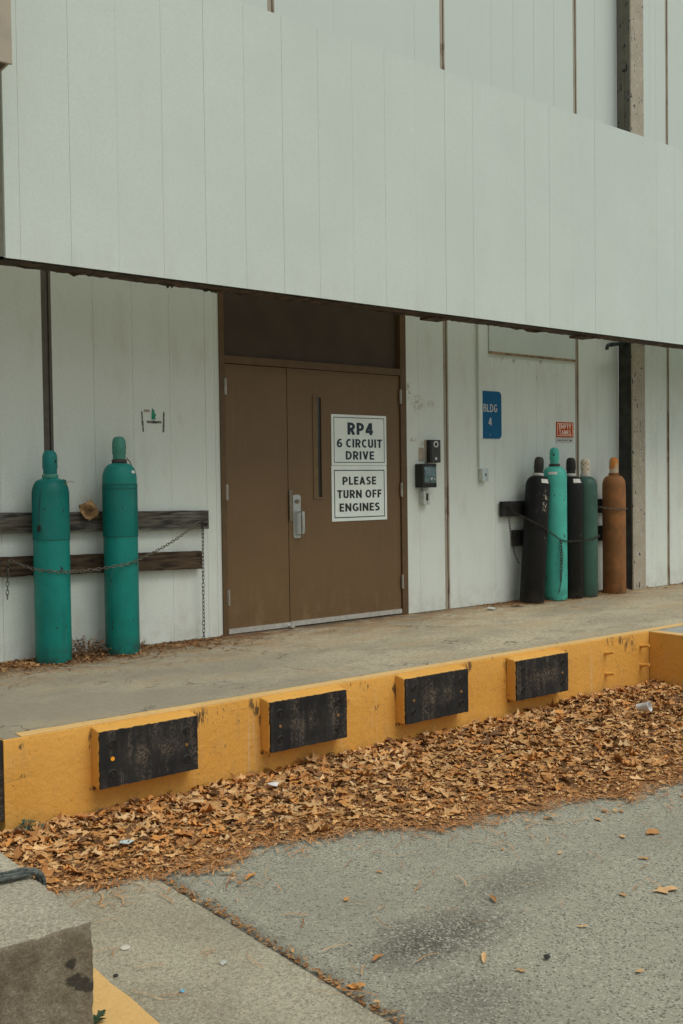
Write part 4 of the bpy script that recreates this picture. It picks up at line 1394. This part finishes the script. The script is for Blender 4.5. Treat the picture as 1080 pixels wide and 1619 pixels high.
t = thing('card_reader', (3.86, 0, 1.24), 'square black card reader with a glassy teal cover on the wall right of the door', 'card reader')
B(3.762, 3.940, -0.100, -0.002, 1.138, 1.352).build('housing', M['black'], t, bevel=0.006)
b = MB()
v, f = [], []
nx, nz = 10, 10
for j in range(nz + 1):
    for i in range(nx + 1):
        a, c = i / nx, j / nz
        xx = 3.788 + 0.146 * a
        zz = 1.182 + 0.140 * c + 0.006 * math.sin(math.pi * a) * (1 if c > 0.5 else -1) * abs(2 * c - 1)
        v.append((xx, -0.101 - 0.020 * math.sin(math.pi * a) ** 0.6 * math.sin(math.pi * min(1, max(0, c))) ** 0.3, zz))
for j in range(nz):
    for i in range(nx):
        q = j * (nx + 1) + i
        f.append((q, q + 1, q + nx + 2, q + nx + 1))
b.add(v, f)
b.build('glass_cover', M['teal_glass'], t, smooth=True)
B(3.845, 3.868, -0.1235, -0.1215, 1.214, 1.224).box(3.853, 3.860, -0.1235, -0.1215, 1.204, 1.2139).box(3.892, 3.899, -0.1235, -0.1215, 1.204, 1.222).build('white_mark', M['ring'], t)
for sx_, sz_ in ((3.775, 1.165), (3.930, 1.160)):
    MB().disc((sx_, -0.1002, sz_), (0, -1, 0), 0.007, 0.003, 10).build('screw', M['bolt'], t)

t = thing('key_box', (3.86, 0, 1.04), 'small pale grey box with a dark slot under the black card reader', 'key box')
B(3.812, 3.892, -0.062, -0.002, 0.982, 1.106).build('body', M['greybox'], t, bevel=0.005)
MB().prism(rrect(3.842, 3.866, 1.018, 1.082, 0.008), -0.0648, -0.0622).build('slot', M['stone'], t)
b = B(3.840, 3.900, -0.080, -0.0622, 1.088, 1.096)
b.build('hood', M['greybox'], t)
MB().disc((3.856, -0.0622, 1.000), (0, -1, 0), 0.005, 0.003, 10).build('screw', M['bolt'], t)
MB().tube(cat_rom([(3.82, -0.03, 1.142), (3.815, -0.035, 1.125), (3.822, -0.03, 1.107)]), 0.004, 6).build('cable', M['black'], t)

t = thing('switch_box', (4.63, 0, 1.25), 'small white switch box with a pale blue plate below the BLDG 4 sign', 'switch box')
B(4.580, 4.662, -0.048, -0.002, 1.190, 1.306).build('box_body', M['greybox'], t, bevel=0.003)
B(4.588, 4.668, -0.053, -0.0481, 1.186, 1.310).build('cover_plate', M['switch_face'], t, bevel=0.001)
B(4.623, 4.634, -0.0585, -0.0531, 1.236, 1.262).build('toggle', M['stone'], t)
t = thing('cable_raceway', (4.6, 0, 2.1), 'thin white cable raceway running down the wall to the small switch box', 'raceway')
B(4.572, 4.5835, -0.030, -0.002, 1.312, 2.95).build('raceway_body', M['siding'], t, bevel=0.002)

t = thing('pipe_stub', (6.6, -0.1, 2.6), 'dark pipe elbow sticking out of the column under the canopy', 'pipe')
b = MB().tube(cat_rom([(6.752, -0.10, 2.640), (6.60, -0.10, 2.630), (6.47, -0.105, 2.612), (6.435, -0.11, 2.602), (6.420, -0.112, 2.575), (6.420, -0.112, 2.555)], 0.02), 0.019, 12)
b.build('pipe_run', M['pipe'], t, smooth=True)
MB().tube([(6.49, -0.104, 2.614), (6.55, -0.102, 2.624)], 0.023, 12).tube([(6.728, -0.10, 2.6395), (6.75, -0.10, 2.6395)], 0.034, 12).build('coupling', M['pipe'], t, smooth=True)

# brown dry tag by the taller cylinder
b = MB()
v, f = [], []
n = 9
for j in range(n + 1):
    for i in range(n + 1):
        a, c = i / n - 0.5, j / n - 0.5
        wdt = 0.115 * (1 - 0.25 * abs(c)) * (0.75 if c < -0.35 else 1)
        xx, zz = a * wdt, c * 0.13
        ca, sa = math.cos(R(24)), math.sin(R(24))
        v.append((0.572 + xx * ca - zz * sa, -0.105 - 0.018 * math.sin(a * 5 + c * 3) + random.uniform(-.004, .004), 1.018 + xx * sa + zz * ca))
w = n + 1
for j in range(n):
    for i in range(n):
        f.append((j * w + i, j * w + i + 1, (j + 1) * w + i + 1, (j + 1) * w + i))
m = len(v)
v += [(x, y + 0.005, z) for x, y, z in v]
f += [tuple(reversed([q + m for q in p])) for p in f]
b.add(v, f)
for i in range(5):
    q = Vector((0.545 + random.uniform(-.02, .03), -0.10, 1.075))
    b.tube([q, q + Vector((random.uniform(-.04, .02), -.01, random.uniform(.03, .07)))], [0.0012, 0.0006], 4)
o = b.build('paper_scrap', M['tag'], origin=(0.572, -0.105, 1.018))
tag(o, 'crumpled brown scrap wedged on the upper rail beside the taller teal cylinder', 'scrap')

# ------------------------------------------------------------------ concrete block and rope
X0, X1, Y0, Y1, Z0, Z1 = -2.9, -1.268, -4.115, -2.30, GZ - 0.05, -0.05
from mathutils import noise as mnoise
bm = bmesh.new()
def face_grid(o, u, w_, nu, nw):
    vs_ = [[bm.verts.new(Vector(o) + Vector(u) * (i / nu) + Vector(w_) * (j / nw)) for i in range(nu + 1)] for j in range(nw + 1)]
    for j in range(nw):
        for i in range(nu):
            bm.faces.new((vs_[j][i], vs_[j][i + 1], vs_[j + 1][i + 1], vs_[j + 1][i]))
dx_, dy_, dz_ = X1 - X0, Y1 - Y0, Z1 - Z0
NX, NY, NZ = 130, 150, 40
face_grid((X0, Y0, Z1), (dx_, 0, 0), (0, dy_, 0), NX, NY)
face_grid((X0, Y0, Z0), (dx_, 0, 0), (0, 0, dz_), NX, NZ)
face_grid((X1, Y0, Z0), (0, dy_, 0), (0, 0, dz_), NY, NZ)
face_grid((X1, Y1, Z0), (-dx_, 0, 0), (0, 0, dz_), NX, NZ)
face_grid((X0, Y1, Z0), (0, -dy_, 0), (0, 0, dz_), NY, NZ)
bmesh.ops.remove_doubles(bm, verts=bm.verts, dist=1e-4)
ce = Vector(((X0 + X1) / 2, (Y0 + Y1) / 2, (Z0 + Z1) / 2))
for v_ in bm.verts:
    p = v_.co.copy()
    if p.z < Z0 + 0.02:
        continue
    d_ = sorted((min(p.x - X0, X1 - p.x), min(p.y - Y0, Y1 - p.y), Z1 - p.z))
    e_ = d_[0] + d_[1]                      # 0 on an edge
    inward = Vector((-1 if X1 - p.x < 0.02 else (1 if p.x - X0 < 0.02 else 0), 1 if p.y - Y0 < 0.02 else (-1 if Y1 - p.y < 0.02 else 0), -1 if Z1 - p.z < 0.02 else 0))
    rough_ = 0.0022 * mnoise.fractal(p * 38, 0.8, 2.1, 4)
    chip = max(0.0, mnoise.noise(p * 31) - 0.15) * 0.016 + 0.0045
    round_ = max(0.0, 1 - e_ / 0.022) * chip
    v_.co = p + inward * (round_ + rough_)
bmesh.ops.recalc_face_normals(bm, faces=bm.faces)
me = bpy.data.meshes.new('concrete_block')
bm.to_mesh(me)
bm.free()
me.materials.append(M['block'])
me.polygons.foreach_set('use_smooth', [True] * len(me.polygons))
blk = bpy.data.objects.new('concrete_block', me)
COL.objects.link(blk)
tag(blk, 'low rough concrete block in the left foreground with a rope over it', 'concrete block')
tag(blk, cat='concrete block')

b = MB()
base = [(-2.7, -3.60, -0.032), (-1.9, -3.635, -0.034), (-1.50, -3.655, -0.034), (-1.36, -3.672, -0.032), (-1.285, -3.685, -0.030), (-1.258, -3.690, -0.048), (-1.252, -3.690, -0.09), (-1.253, -3.688, -0.16)]
bp = cat_rom(base, 0.008)
for q in range(6):
    pts = []
    for i, p in enumerate(bp):
        a = 2 * math.pi * q / 6 + i * 0.045
        pts.append(p + Vector((0.008 * math.sin(a) if i > len(bp) - 20 else 0, 0.021 * math.cos(a), 0.008 * math.sin(a) if i <= len(bp) - 20 else 0)))
    b.tube(pts, 0.0058, 7)
for xx in (-1.405, -1.42, -1.435):
    pts = [(xx, -3.668 + 0.026 * math.cos(2 * math.pi * i / 14), -0.033 + 0.017 * math.sin(2 * math.pi * i / 14)) for i in range(15)]
    b.tube(pts, 0.005, 5)
o = b.build('rope', M['rope'], smooth=True, origin=(-1.6, -3.65, -0.05))
tag(o, 'dark grey green rope bundle laid across the concrete block', 'rope')

# ------------------------------------------------------------------ leaves
PAL = np.array([(0.5605, 0.325, 0.1262), (0.6522, 0.405, 0.1767), (0.5095, 0.255, 0.0842), (0.693, 0.45, 0.2103), (0.4076, 0.185, 0.0547), (0.5808, 0.285, 0.0842), (0.2242, 0.11, 0.042), (0.1121, 0.058, 0.0252), (0.6115, 0.42, 0.2103), (0.6115, 0.275, 0.0716)])
PALW = np.array([0.17, 0.12, 0.13, 0.08, 0.13, 0.09, 0.11, 0.08, 0.05, 0.04])


def leaf_template(kind, rng):
    """one irregular oak leaf along +x of length 1: lobed on both sides, or a narrow curled blade"""
    n = 15
    xs = np.concatenate([[0, 0.11], np.linspace(0.17, 1.0, n - 2)])
    P = np.zeros((3 * n, 3))
    P[0:n, 0] = xs
    for sgn, off in ((1, n), (-1, 2 * n)):
        w = np.zeros(n)
        env = np.interp(xs, [0.11, 0.3, 0.55, 0.8, 1.0], [0.02, 0.24, 0.36, 0.26, 0.0]) * rng.uniform(0.8, 1.15)
        if kind == 2:
            env = env * 0.55
        lobes = rng.randint(2, 4) if kind == 0 else rng.randint(3, 5)
        ph = rng.uniform(-0.06, 0.06)
        for i, x in enumerate(xs):
            t = ((x - 0.14 + ph) / 0.86 * lobes) % 1.0
            saw = max(0.0, 1 - abs(t - 0.62) / 0.42)
            deep = {0: 0.38, 1: 0.58, 2: 0.8}[kind]
            w[i] = env[i] * (deep + (1 - deep) * saw) * rng.uniform(0.72, 1.2)
        w[0:2] = 0.008
        w[-1] = 0
        P[off:off + n, 0] = xs + np.where(w > 0.16, rng.uniform(0.02, 0.08), 0.0)
        P[off:off + n, 1] = sgn * w
    F = []
    for i in range(n - 1):
        F.append((i, i + 1, n + i + 1, n + i))
        F.append((i + 1, i, 2 * n + i, 2 * n + i + 1))
    return P, F


_r = np.random.RandomState(5)
TPL = [[leaf_template(i, _r) for q in range(16)] for i in range(3)]


def leaf_verts(kind, L, curl, bend, twist, rng):
    P, F = TPL[kind][rng.randint(16)]
    V = P.copy()
    y, x = V[:, 1], V[:, 0]
    V[:, 2] = curl * np.abs(y) ** 1.4 * 1.6 + bend * (x - 0.5) ** 2 + twist * y * (x - 0.5) * 2 + 0.03 * np.sin(x * 9 + curl * 7) * (np.abs(y) > 0.1)
    V[:, 0] -= 0.5
    V[:, 1] *= rng.uniform(0.8, 1.1) * (1 - 0.35 * min(1, abs(curl)))
    return V * L, F


def add_leaves(items, name, mat, origin=(0, 0, 0)):
    """items: (pos, size, yaw, tilt, tiltdir, kind, colour)"""
    vs, fs, cs = [], [], []
    o = 0
    for pos, L, yaw_, tilt, td, kind, colr, curl, bend, twist in items:
        V, F = leaf_verts(kind, L, curl, bend, twist, RNG)
        cz, sz = math.cos(yaw_), math.sin(yaw_)
        V = V @ np.array([[cz, sz, 0], [-sz, cz, 0], [0, 0, 1]])
        ax = np.array([math.cos(td), math.sin(td), 0])
        ct, stt = math.cos(tilt), math.sin(tilt)
        V = V * ct + np.cross(ax, V) * stt + np.outer(V @ ax, ax) * (1 - ct)
        V = V + np.array(pos) - np.array(origin)
        vs.append(V)
        fs += [tuple(i + o for i in q) for q in F]
        cs.append(np.tile(np.array([*colr, 1.0]), (len(V), 1)))
        o += len(V)
    vs = np.concatenate(vs)
    cs = np.concatenate(cs)
    me = bpy.data.meshes.new(name)
    me.from_pydata(vs.tolist(), [], fs)
    at = me.color_attributes.new('tint', 'FLOAT_COLOR', 'POINT')
    at.data.foreach_set('color', cs.astype(np.float32).ravel())
    me.materials.append(mat)
    me.polygons.foreach_set('use_smooth', [True] * len(me.polygons))
    ob = bpy.data.objects.new(name, me)
    COL.objects.link(ob)
    ob.location = origin
    return ob


FX = np.array([-3.0, -1.27, -0.817, -0.486, -0.145, 0.278, 0.942, 1.676, 2.30, 2.9, 3.6, 4.3])
FY = np.array([-2.75, -2.80, -2.90, -2.97, -2.98, -3.05, -3.27, -3.52, -3.57, -3.62, -3.68, -3.75])


def pile_h(x, y):
    fr = np.interp(x, FX, FY) + 0.05 * np.sin(x * 5.1) + 0.035 * np.sin(x * 11.7 + 1) + 0.02 * np.sin(x * 29)
    u = np.clip((EDGE - y) / (EDGE - fr), 0, 1.5)
    peak = np.interp(x, [-1.3, -0.75, 0.3, 1.5, 3.0, 4.3], [0.010, 0.008, 0.012, 0.022, 0.035, 0.060])
    prof = np.clip(1 - u, 0, 1) ** 0.75 * (1 + 0.55 * np.sin(np.clip(u, 0, 1) * math.pi))
    lump = 1 + 0.25 * np.sin(x * 4.3 + y * 3) * np.sin(y * 7.1 + x) + 0.15 * np.sin(x * 13 + 2) * np.sin(y * 17)
    return peak * prof * lump, u


# litter bed under the leaves
nx, ny = 150, 34
v, f = [], []
for j in range(ny + 1):
    for i in range(nx + 1):
        x = -1.265 + (4.298 + 1.265) * i / nx
        fr = float(np.interp(x, FX, FY)) + 0.05 * math.sin(x * 5.1) + 0.035 * math.sin(x * 11.7 + 1)
        ymin = fr + 0.06
        y = (EDGE - 0.003) + (ymin - EDGE) * j / ny
        h, u = pile_h(x, y)
        v.append((x, y, GZ + 0.007 + float(h) * 0.62 + (random.uniform(0, 0.006) if 0 < j < ny else -0.001)))
w = nx + 1
for j in range(ny):
    for i in range(nx):
        f.append((j * w + i, (j + 1) * w + i, (j + 1) * w + i + 1, j * w + i + 1))
bed = MB().add(v, f).build('leaf_litter', M['bed'])
tag(bed, 'brown crumbled litter under the drift of oak leaves', 'leaf litter', None, 'stuff')

items = []
tries = 0
while len(items) < 17500 and tries < 160000:
    tries += 1
    x = RNG.uniform(-1.26, 4.29)
    y = RNG.uniform(-4.0, EDGE - 0.004)
    h, u = pile_h(x, y)
    if u > 1.0:
        if u > 1.25 or RNG.rand() > 0.10 * math.exp(-(u - 1) * 12):
            continue
    elif u > 0.85 and RNG.rand() > 0.75:
        continue
    if x < -0.787 and y > EDGE - 0.1 and RNG.rand() < 0.3:
        continue
    big = RNG.rand() < 0.14 * (1.15 - u)
    L = RNG.uniform(0.085, 0.135) if big else float(np.clip(RNG.normal(0.063, 0.023), 0.022, 0.11)) * (1.0 - 0.42 * min(1, u))
    front = min(1, u)
    tilt = abs(RNG.normal(0, 0.26 - 0.18 * front))
    if u < 0.06:
        tilt = abs(RNG.normal(0.15, 0.40))
    if big:
        tilt *= 0.6
    kk = RNG.choice(3, p=[0.62, 0.28, 0.10] if big else [0.45, 0.27, 0.28])
    ci = RNG.choice(len(PAL), p=PALW)
    colr = PAL[ci] * RNG.uniform(0.78, 1.18)
    lift = RNG.uniform(0.75, 1.0) if big else RNG.rand() ** 0.6
    z = GZ + 0.010 + float(h) * (0.62 + 0.38 * lift) + 0.016 * lift + L * 0.22 * math.sin(tilt)
    yy = min(y, EDGE - 0.006 - 0.35 * L * (0 if tilt > 0.6 else 1))
    items.append(((x, yy, z), L, RNG.uniform(0, 6.28), tilt, RNG.uniform(0, 6.28), kk, colr, (RNG.uniform(-0.6, 1.2) if RNG.rand() < 0.5 else RNG.uniform(-0.2, 0.5)), RNG.uniform(-0.4, 0.55), RNG.uniform(-0.7, 0.7)))
lp = add_leaves(items, 'leaf_pile', M['leaf'])
tag(lp, 'deep drift of dry brown oak leaves along the yellow dock wall', 'leaf pile', None, 'stuff')


# pine needles and crumbs
def needles(specs, name, label, origin=(0, 0, 0)):
    vs, fs, cs = [], [], []
    for (x, y, z, L, a, wd, bow, colr) in specs:
        d = Vector((math.cos(a), math.sin(a), 0))
        nrm = Vector((-d.y, d.x, 0))
        o = len(vs)
        for q in range(4):
            tt = q / 3 - 0.5
            c = Vector((x, y, z + 0.004 * (1 - 4 * tt * tt))) + d * (L * tt) + nrm * (bow * L * (0.25 - tt * tt))
            vs += [c + nrm * wd, c - nrm * wd]
            cs += [(*colr, 1)] * 2
        for q in range(3):
            fs.append((o + 2 * q, o + 2 * q + 1, o + 2 * q + 3, o + 2 * q + 2))
    me = bpy.data.meshes.new(name)
    me.from_pydata([tuple(p) for p in vs], [], fs)
    at = me.color_attributes.new('tint', 'FLOAT_COLOR', 'POINT')
    at.data.foreach_set('color', np.array(cs, np.float32).ravel())
    me.materials.append(M['leaf'])
    ob = bpy.data.objects.new(name, me)
    COL.objects.link(ob)
    tag(ob, label, 'pine needles', None, 'stuff')
    return ob


sp = []
while len(sp) < 14000:
    x = RNG.uniform(-1.2, 4.2)
    y = RNG.uniform(-4.4, -2.3)
    h, u = pile_h(x, y)
    p = 0.9 if 0.72 < u < 1.04 else (0.10 * math.exp(-(u - 1.05) * 7) if u >= 1.05 else 0.30)
    if RNG.rand() > p:
        continue
    colr = np.array([(0.58, 0.275, 0.090), (0.50, 0.205, 0.060), (0.30, 0.14, 0.05), (0.60, 0.36, 0.17)][RNG.randint(4)]) * RNG.uniform(0.8, 1.15)
    sp.append((x, y, GZ + 0.011 + float(h) * 0.9 + RNG.uniform(0, 0.006), RNG.uniform(0.04, 0.13), RNG.uniform(0, 6.28), RNG.uniform(0.0010, 0.0024), RNG.uniform(-0.5, 0.5), colr))
needles(sp, 'pine_needles', 'rusty pine needles scattered along the edge of the leaf drift')
sp = []
while len(sp) < 7000:
    x = RNG.uniform(-0.7, 6.6)
    y = -abs(RNG.normal(0, 0.20 if RNG.rand() < 0.8 else 0.5)) - 0.01
    dens = np.interp(x, [-0.7, 0.2, 1.2, 1.9, 2.2, 4.4, 5.0, 6.6], [1, 1, 0.75, 0.35, 0.04, 0.12, 0.45, 0.5])
    if y < -1.6 or RNG.rand() > dens:
        continue
    colr = np.array([(0.36, 0.175, 0.07), (0.27, 0.115, 0.042), (0.15, 0.08, 0.038), (0.40, 0.25, 0.12)][RNG.randint(4)]) * RNG.uniform(0.8, 1.15)
    sp.append((x, y, 0.003 + RNG.uniform(0, 0.006), RNG.uniform(0.04, 0.14), RNG.uniform(0, 6.28), RNG.uniform(0.0007, 0.0017), RNG.uniform(-0.6, 0.6), colr))
needles(sp, 'pine_needles', 'brown pine needles blown against the foot of the white wall on the deck')

# leaf bits on the deck at the wall and in the asphalt joint
items = []
for i in range(2600):
    r = RNG.rand()
    if r < 0.52:
        x, y, z, s = min(RNG.uniform(-0.5, 1.7), RNG.uniform(-0.5, 1.7) + 0.4), -abs(RNG.normal(0, 0.19)) - 0.02, 0.006, RNG.uniform(0.018, 0.060)
    elif r < 0.74:
        x, y, z, s = RNG.uniform(4.5, 6.7), -abs(RNG.normal(0, 0.14)) - 0.02, 0.006, RNG.uniform(0.015, 0.05)
    elif r < 0.79:
        x, y, z, s = RNG.uniform(6.9, 9), -0.17 - abs(RNG.normal(0, 0.12)), 0.006, RNG.uniform(0.015, 0.05)
    else:
        x, y, z, s = -0.482 + abs(RNG.normal(0.012, 0.018)), RNG.uniform(-5.5, -3.0), GZ + 0.008, RNG.uniform(0.010, 0.035)
    colr = PAL[RNG.choice(len(PAL), p=PALW)] * RNG.uniform(0.45, 0.9)
    items.append(((x, y, z + RNG.uniform(0, 0.006)), s, RNG.uniform(0, 6.28), abs(RNG.normal(0, 0.3)), RNG.uniform(0, 6.28), RNG.choice(3), colr, RNG.uniform(-0.3, 1), RNG.uniform(-.4, .4), 0))
o = add_leaves(items, 'leaf_crumbs', M['leaf'])
tag(o, 'small broken leaf bits along the wall foot and in the joint beside the asphalt', 'leaf crumbs', None, 'stuff')

# single leaves lying on the asphalt
LP = [(-0.182, -3.254), (-0.214, -3.181), (-0.014, -3.692), (0.864, -3.712), (1.403, -3.96), (1.552, -4.009), (1.014, -4.44), (0.853, -4.362), (0.427, -4.065), (0.072, -4.526), (0.035, -4.388), (-0.246, -4.152), (1.772, -3.671), (1.516, -3.731), (1.021, -3.342), (0.276, -3.552), (0.368, -4.78), (0.499, -4.439), (1.253, -4.184), (-0.427, -4.248), (1.383, -3.427), (1.345, -3.56), (1.64, -3.674), (1.02, -3.906), (1.703, -3.729), (2.15, -3.78)]
SPEC = {0: ('long narrow orange leaf on the asphalt just off the left tip of the leaf drift', 0.105, 2, 0.45, PAL[9]),
        6: ('large curled tan leaf on the asphalt at the right edge of the photo', 0.13, 0, -0.45, PAL[3]),
        5: ('dark brown oak leaf, widest of those lying below the drift on the right', 0.10, 1, 0.1, PAL[2]),
        10: ('pale stick-like rolled leaf beside the dark oil stain', 0.10, 2, 0.75, PAL[3]),
        8: ('rolled reddish leaf on the right rim of the dark oil stain', 0.085, 2, 1.1, PAL[4]),
        19: ('orange leaf caught in the joint between asphalt and concrete walk', 0.075, 1, -0.6, PAL[9]),
        11: ('thin brown rolled leaf below the oil stain, nearest the concrete walk', 0.075, 2, 0.3, PAL[4])}
for i, (x, y) in enumerate(LP):
    if i in SPEC:
        lab, L, kk, yw, colr = SPEC[i]
    else:
        lab, L, kk, yw, colr = 'small dry oak leaf lying flat and alone on the grey asphalt', RNG.uniform(0.038, 0.062), RNG.choice([0, 0, 1]), RNG.uniform(0, 6.28), PAL[RNG.choice([0, 1, 2, 3, 5])] * 0.95
    curl = 0.5 if kk == 2 else RNG.uniform(-0.05, 0.22)
    o = add_leaves([((x, y, GZ + 0.006 + (0.004 if kk == 2 else 0.002)), L, yw, RNG.uniform(0, 0.04), RNG.uniform(0, 6.28), kk, colr, curl, RNG.uniform(0, 0.10), 0.04)], 'fallen_leaf', M['leaf'], origin=(x, y, GZ))
    if i in (5, 6, 8):
        pass
    tag(o, lab, 'leaf', 'single leaves on the asphalt')

# ------------------------------------------------------------------ weeds and litter
def weed(name, x, y, z, n, rad, hgt, cols, label, leafsize, kinds=(2,), twigs=0, mat='weed', cat='weed'):
    t = thing(name, (x, y, z), label, cat)
    its = []
    for i in range(n):
        a = RNG.uniform(0, 6.28)
        rr = rad * math.sqrt(RNG.rand())
        zz = hgt * RNG.rand() * (1 - 0.6 * (rr / rad))
        its.append(((x + rr * math.cos(a), y + rr * math.sin(a), z + 0.004 + zz), leafsize * RNG.uniform(0.6, 1.3), a + RNG.normal(0, 0.6), RNG.normal(0, 0.6), RNG.uniform(0, 6.28), RNG.choice(kinds), np.array(cols[RNG.randint(len(cols))]) * RNG.uniform(0.8, 1.2), RNG.uniform(-0.2, 0.9), RNG.uniform(-.4, .4), 0.1))
    o = add_leaves(its, 'foliage', M[mat], origin=(x, y, z))
    o.parent = t
    o.location = (0, 0, 0)
    b = MB()
    for i in range(twigs):
        a = RNG.uniform(0, 6.28)
        rr = rad * RNG.uniform(0.2, 1)
        p0 = Vector((x + 0.3 * rr * math.cos(a), y + 0.3 * rr * math.sin(a), z))
        p1 = Vector((x + rr * math.cos(a), y + rr * math.sin(a) * 0.7, z + hgt * RNG.uniform(0.5, 1.15)))
        pm = (p0 + p1) / 2 + Vector((RNG.normal(0, .01), RNG.normal(0, .01), RNG.uniform(0, 0.02)))
        b.tube([p0, pm, p1], [0.0022, 0.0016, 0.0008], 4)
    if twigs:
        b.build('stem', M['tag'] if mat == 'leaf' else M['dgreen'], t)
    return t


DRY = [(0.11, 0.065, 0.035), (0.055, 0.036, 0.022), (0.17, 0.105, 0.058), (0.035, 0.027, 0.019), (0.22, 0.12, 0.05)]
weed('dead_weed', 0.50, -0.12, 0.0, 420, 0.20, 0.15, DRY, 'clump of dead brown weeds between the two teal cylinders', 0.035, (0, 1, 2), 40, 'leaf', 'dead weed')
weed('dead_weed', 0.93, -0.07, 0.0, 70, 0.11, 0.055, DRY, 'small dry weed at the wall right of the taller teal cylinder', 0.03, (0, 2), 14, 'leaf', 'dead weed')
weed('weed', -0.700, -2.150, GZ + 0.030, 90, 0.070, 0.060, [(0.030, 0.075, 0.055), (0.045, 0.105, 0.072), (0.08, 0.145, 0.10)], 'small dark green weed at the left end of the yellow wall', 0.026, (2,), 10)
weed('weed', -1.215, -3.93, GZ + 0.008, 40, 0.05, 0.05, [(0.020, 0.045, 0.022), (0.035, 0.07, 0.03)], 'dark weed at the foot of the block beside the yellow strip', 0.05, (2, 1), 8)

# crushed white cup in the leaves
b = MB()
n = 24
v, f = [], []
for k_, (r_, z_) in enumerate(((0.018, 0.0), (0.030, 0.0), (0.044, 0.078), (0.047, 0.081), (0.047, 0.086), (0.043, 0.086), (0.041, 0.078), (0.028, 0.005))):
    for i in range(n):
        a = 2 * math.pi * i / n
        v.append((r_ * math.cos(a) * 1.0, r_ * math.sin(a) * 0.72, z_))
for k_ in range(7):
    for i in range(n):
        f.append((k_ * n + i, k_ * n + (i + 1) % n, (k_ + 1) * n + (i + 1) % n, (k_ + 1) * n + i))
f.append(tuple(range(n - 1, -1, -1)))
b.add(v, f)
cup = b.build('paper_cup', M['white_litter'], smooth=True)
cup.location = (3.30, -2.69, GZ + 0.115)
cup.rotation_euler = (R(78), R(25), R(15))
tag(cup, 'crushed white cup lying in the leaf drift at the far right', 'cup')


def scrap(name, pts, z, mat, label, cat, th=0.002, dome=0.01):
    b = MB()
    cx = sum(p[0] for p in pts) / len(pts)
    cy = sum(p[1] for p in pts) / len(pts)
    n = len(pts)
    v = [(x, y, z + random.uniform(0, dome)) for x, y in pts] + [(cx, cy, z + dome)]
    v += [(x, y, q - th) for x, y, q in v]
    f = [(i, (i + 1) % n, n) for i in range(n)] + [((i + 1) % n + n + 1, i + n + 1, 2 * n + 1) for i in range(n)] + [(i, i + n + 1, (i + 1) % n + n + 1, (i + 1) % n) for i in range(n)]
    b.add(v, f)
    o = b.build(name, M[mat], origin=(cx, cy, z - th))
    return tag(o, label, cat)


h0 = float(pile_h(0.521, -2.383)[0])
scrap('paper_scrap', [(0.505, -2.41), (0.535, -2.425), (0.565, -2.40), (0.545, -2.37), (0.515, -2.36)], GZ + 0.045 + h0, 'white_litter', 'white paper scrap in the leaves below the second bumper', 'litter', dome=0.012)
h0 = float(pile_h(-0.43, -2.62)[0])
scrap('paper_scrap', [(-0.47, -2.63), (-0.44, -2.66), (-0.40, -2.64), (-0.41, -2.61), (-0.45, -2.60)], GZ + 0.04 + h0, 'switch_face', 'pale bluish scrap in the leaves near the concrete walk', 'litter', dome=0.01)
scrap('plastic_scrap', [(-0.890, -3.930), (-0.88, -3.933), (-0.873, -3.924), (-0.878, -3.916), (-0.889, -3.920)], GZ + 0.010, 'blue_litter', 'tiny bright blue plastic scrap on the concrete walk', 'litter', dome=0.006)
scrap('plastic_scrap', [(-0.685, -3.850), (-0.670, -3.856), (-0.661, -3.840), (-0.672, -3.828), (-0.687, -3.835)], GZ + 0.009, 'greybox', 'grey crumpled scrap on the concrete walk near the asphalt joint', 'litter', dome=0.010)
b = MB().lathe([(0.017, 0), (0.019, 0.002), (0.019, 0.004), (0.016, 0.006), (0.002, 0.0062)], 20, (-0.88, -3.513, GZ + 0.0065))
tag(b.build('bottle_cap', M['pale_stone'], smooth=True, origin=(-0.88, -3.513, GZ)), 'pale round flat cap on the concrete walk', 'bottle cap')


def pebble(x, y, r, mat, label):
    b = MB()
    n, m = 10, 6
    v, f = [], []
    for j in range(m + 1):
        a = math.pi * j / m
        for i in range(n):
            t_ = 2 * math.pi * i / n
            rr = r * (1 + random.uniform(-0.15, 0.15))
            v.append((x + rr * math.sin(a) * math.cos(t_) * 1.2, y + rr * math.sin(a) * math.sin(t_), GZ + 0.006 + r * 0.6 + rr * 0.65 * math.cos(a)))
    for j in range(m):
        for i in range(n):
            f.append((j * n + i, (j + 1) * n + i, (j + 1) * n + (i + 1) % n, j * n + (i + 1) % n))
    b.add(v, f)
    tag(b.build('pebble', M[mat], smooth=True, origin=(x, y, GZ)), label, 'pebble', 'stones lying about')


pebble(-1.000, -3.685, 0.0075, 'stone', 'round dark pebble on the concrete walk by the yellow strip')
pebble(0.204, -4.524, 0.011, 'stone', 'black lump lying alone on the asphalt in the foreground')

# scraps on the deck near the wall
scrap('paper_scrap', [(4.34, -0.33), (4.42, -0.36), (4.46, -0.31), (4.39, -0.28)], 0.008, 'greybox', 'grey paper scrap on the deck left of the row of five cylinders', 'litter', dome=0.02)
scrap('wood_chip', [(4.66, -0.33), (4.80, -0.37), (4.86, -0.33), (4.76, -0.28)], 0.008, 'tag', 'brown bark scrap on the deck in front of the leaning black cylinder', 'litter', dome=0.02)
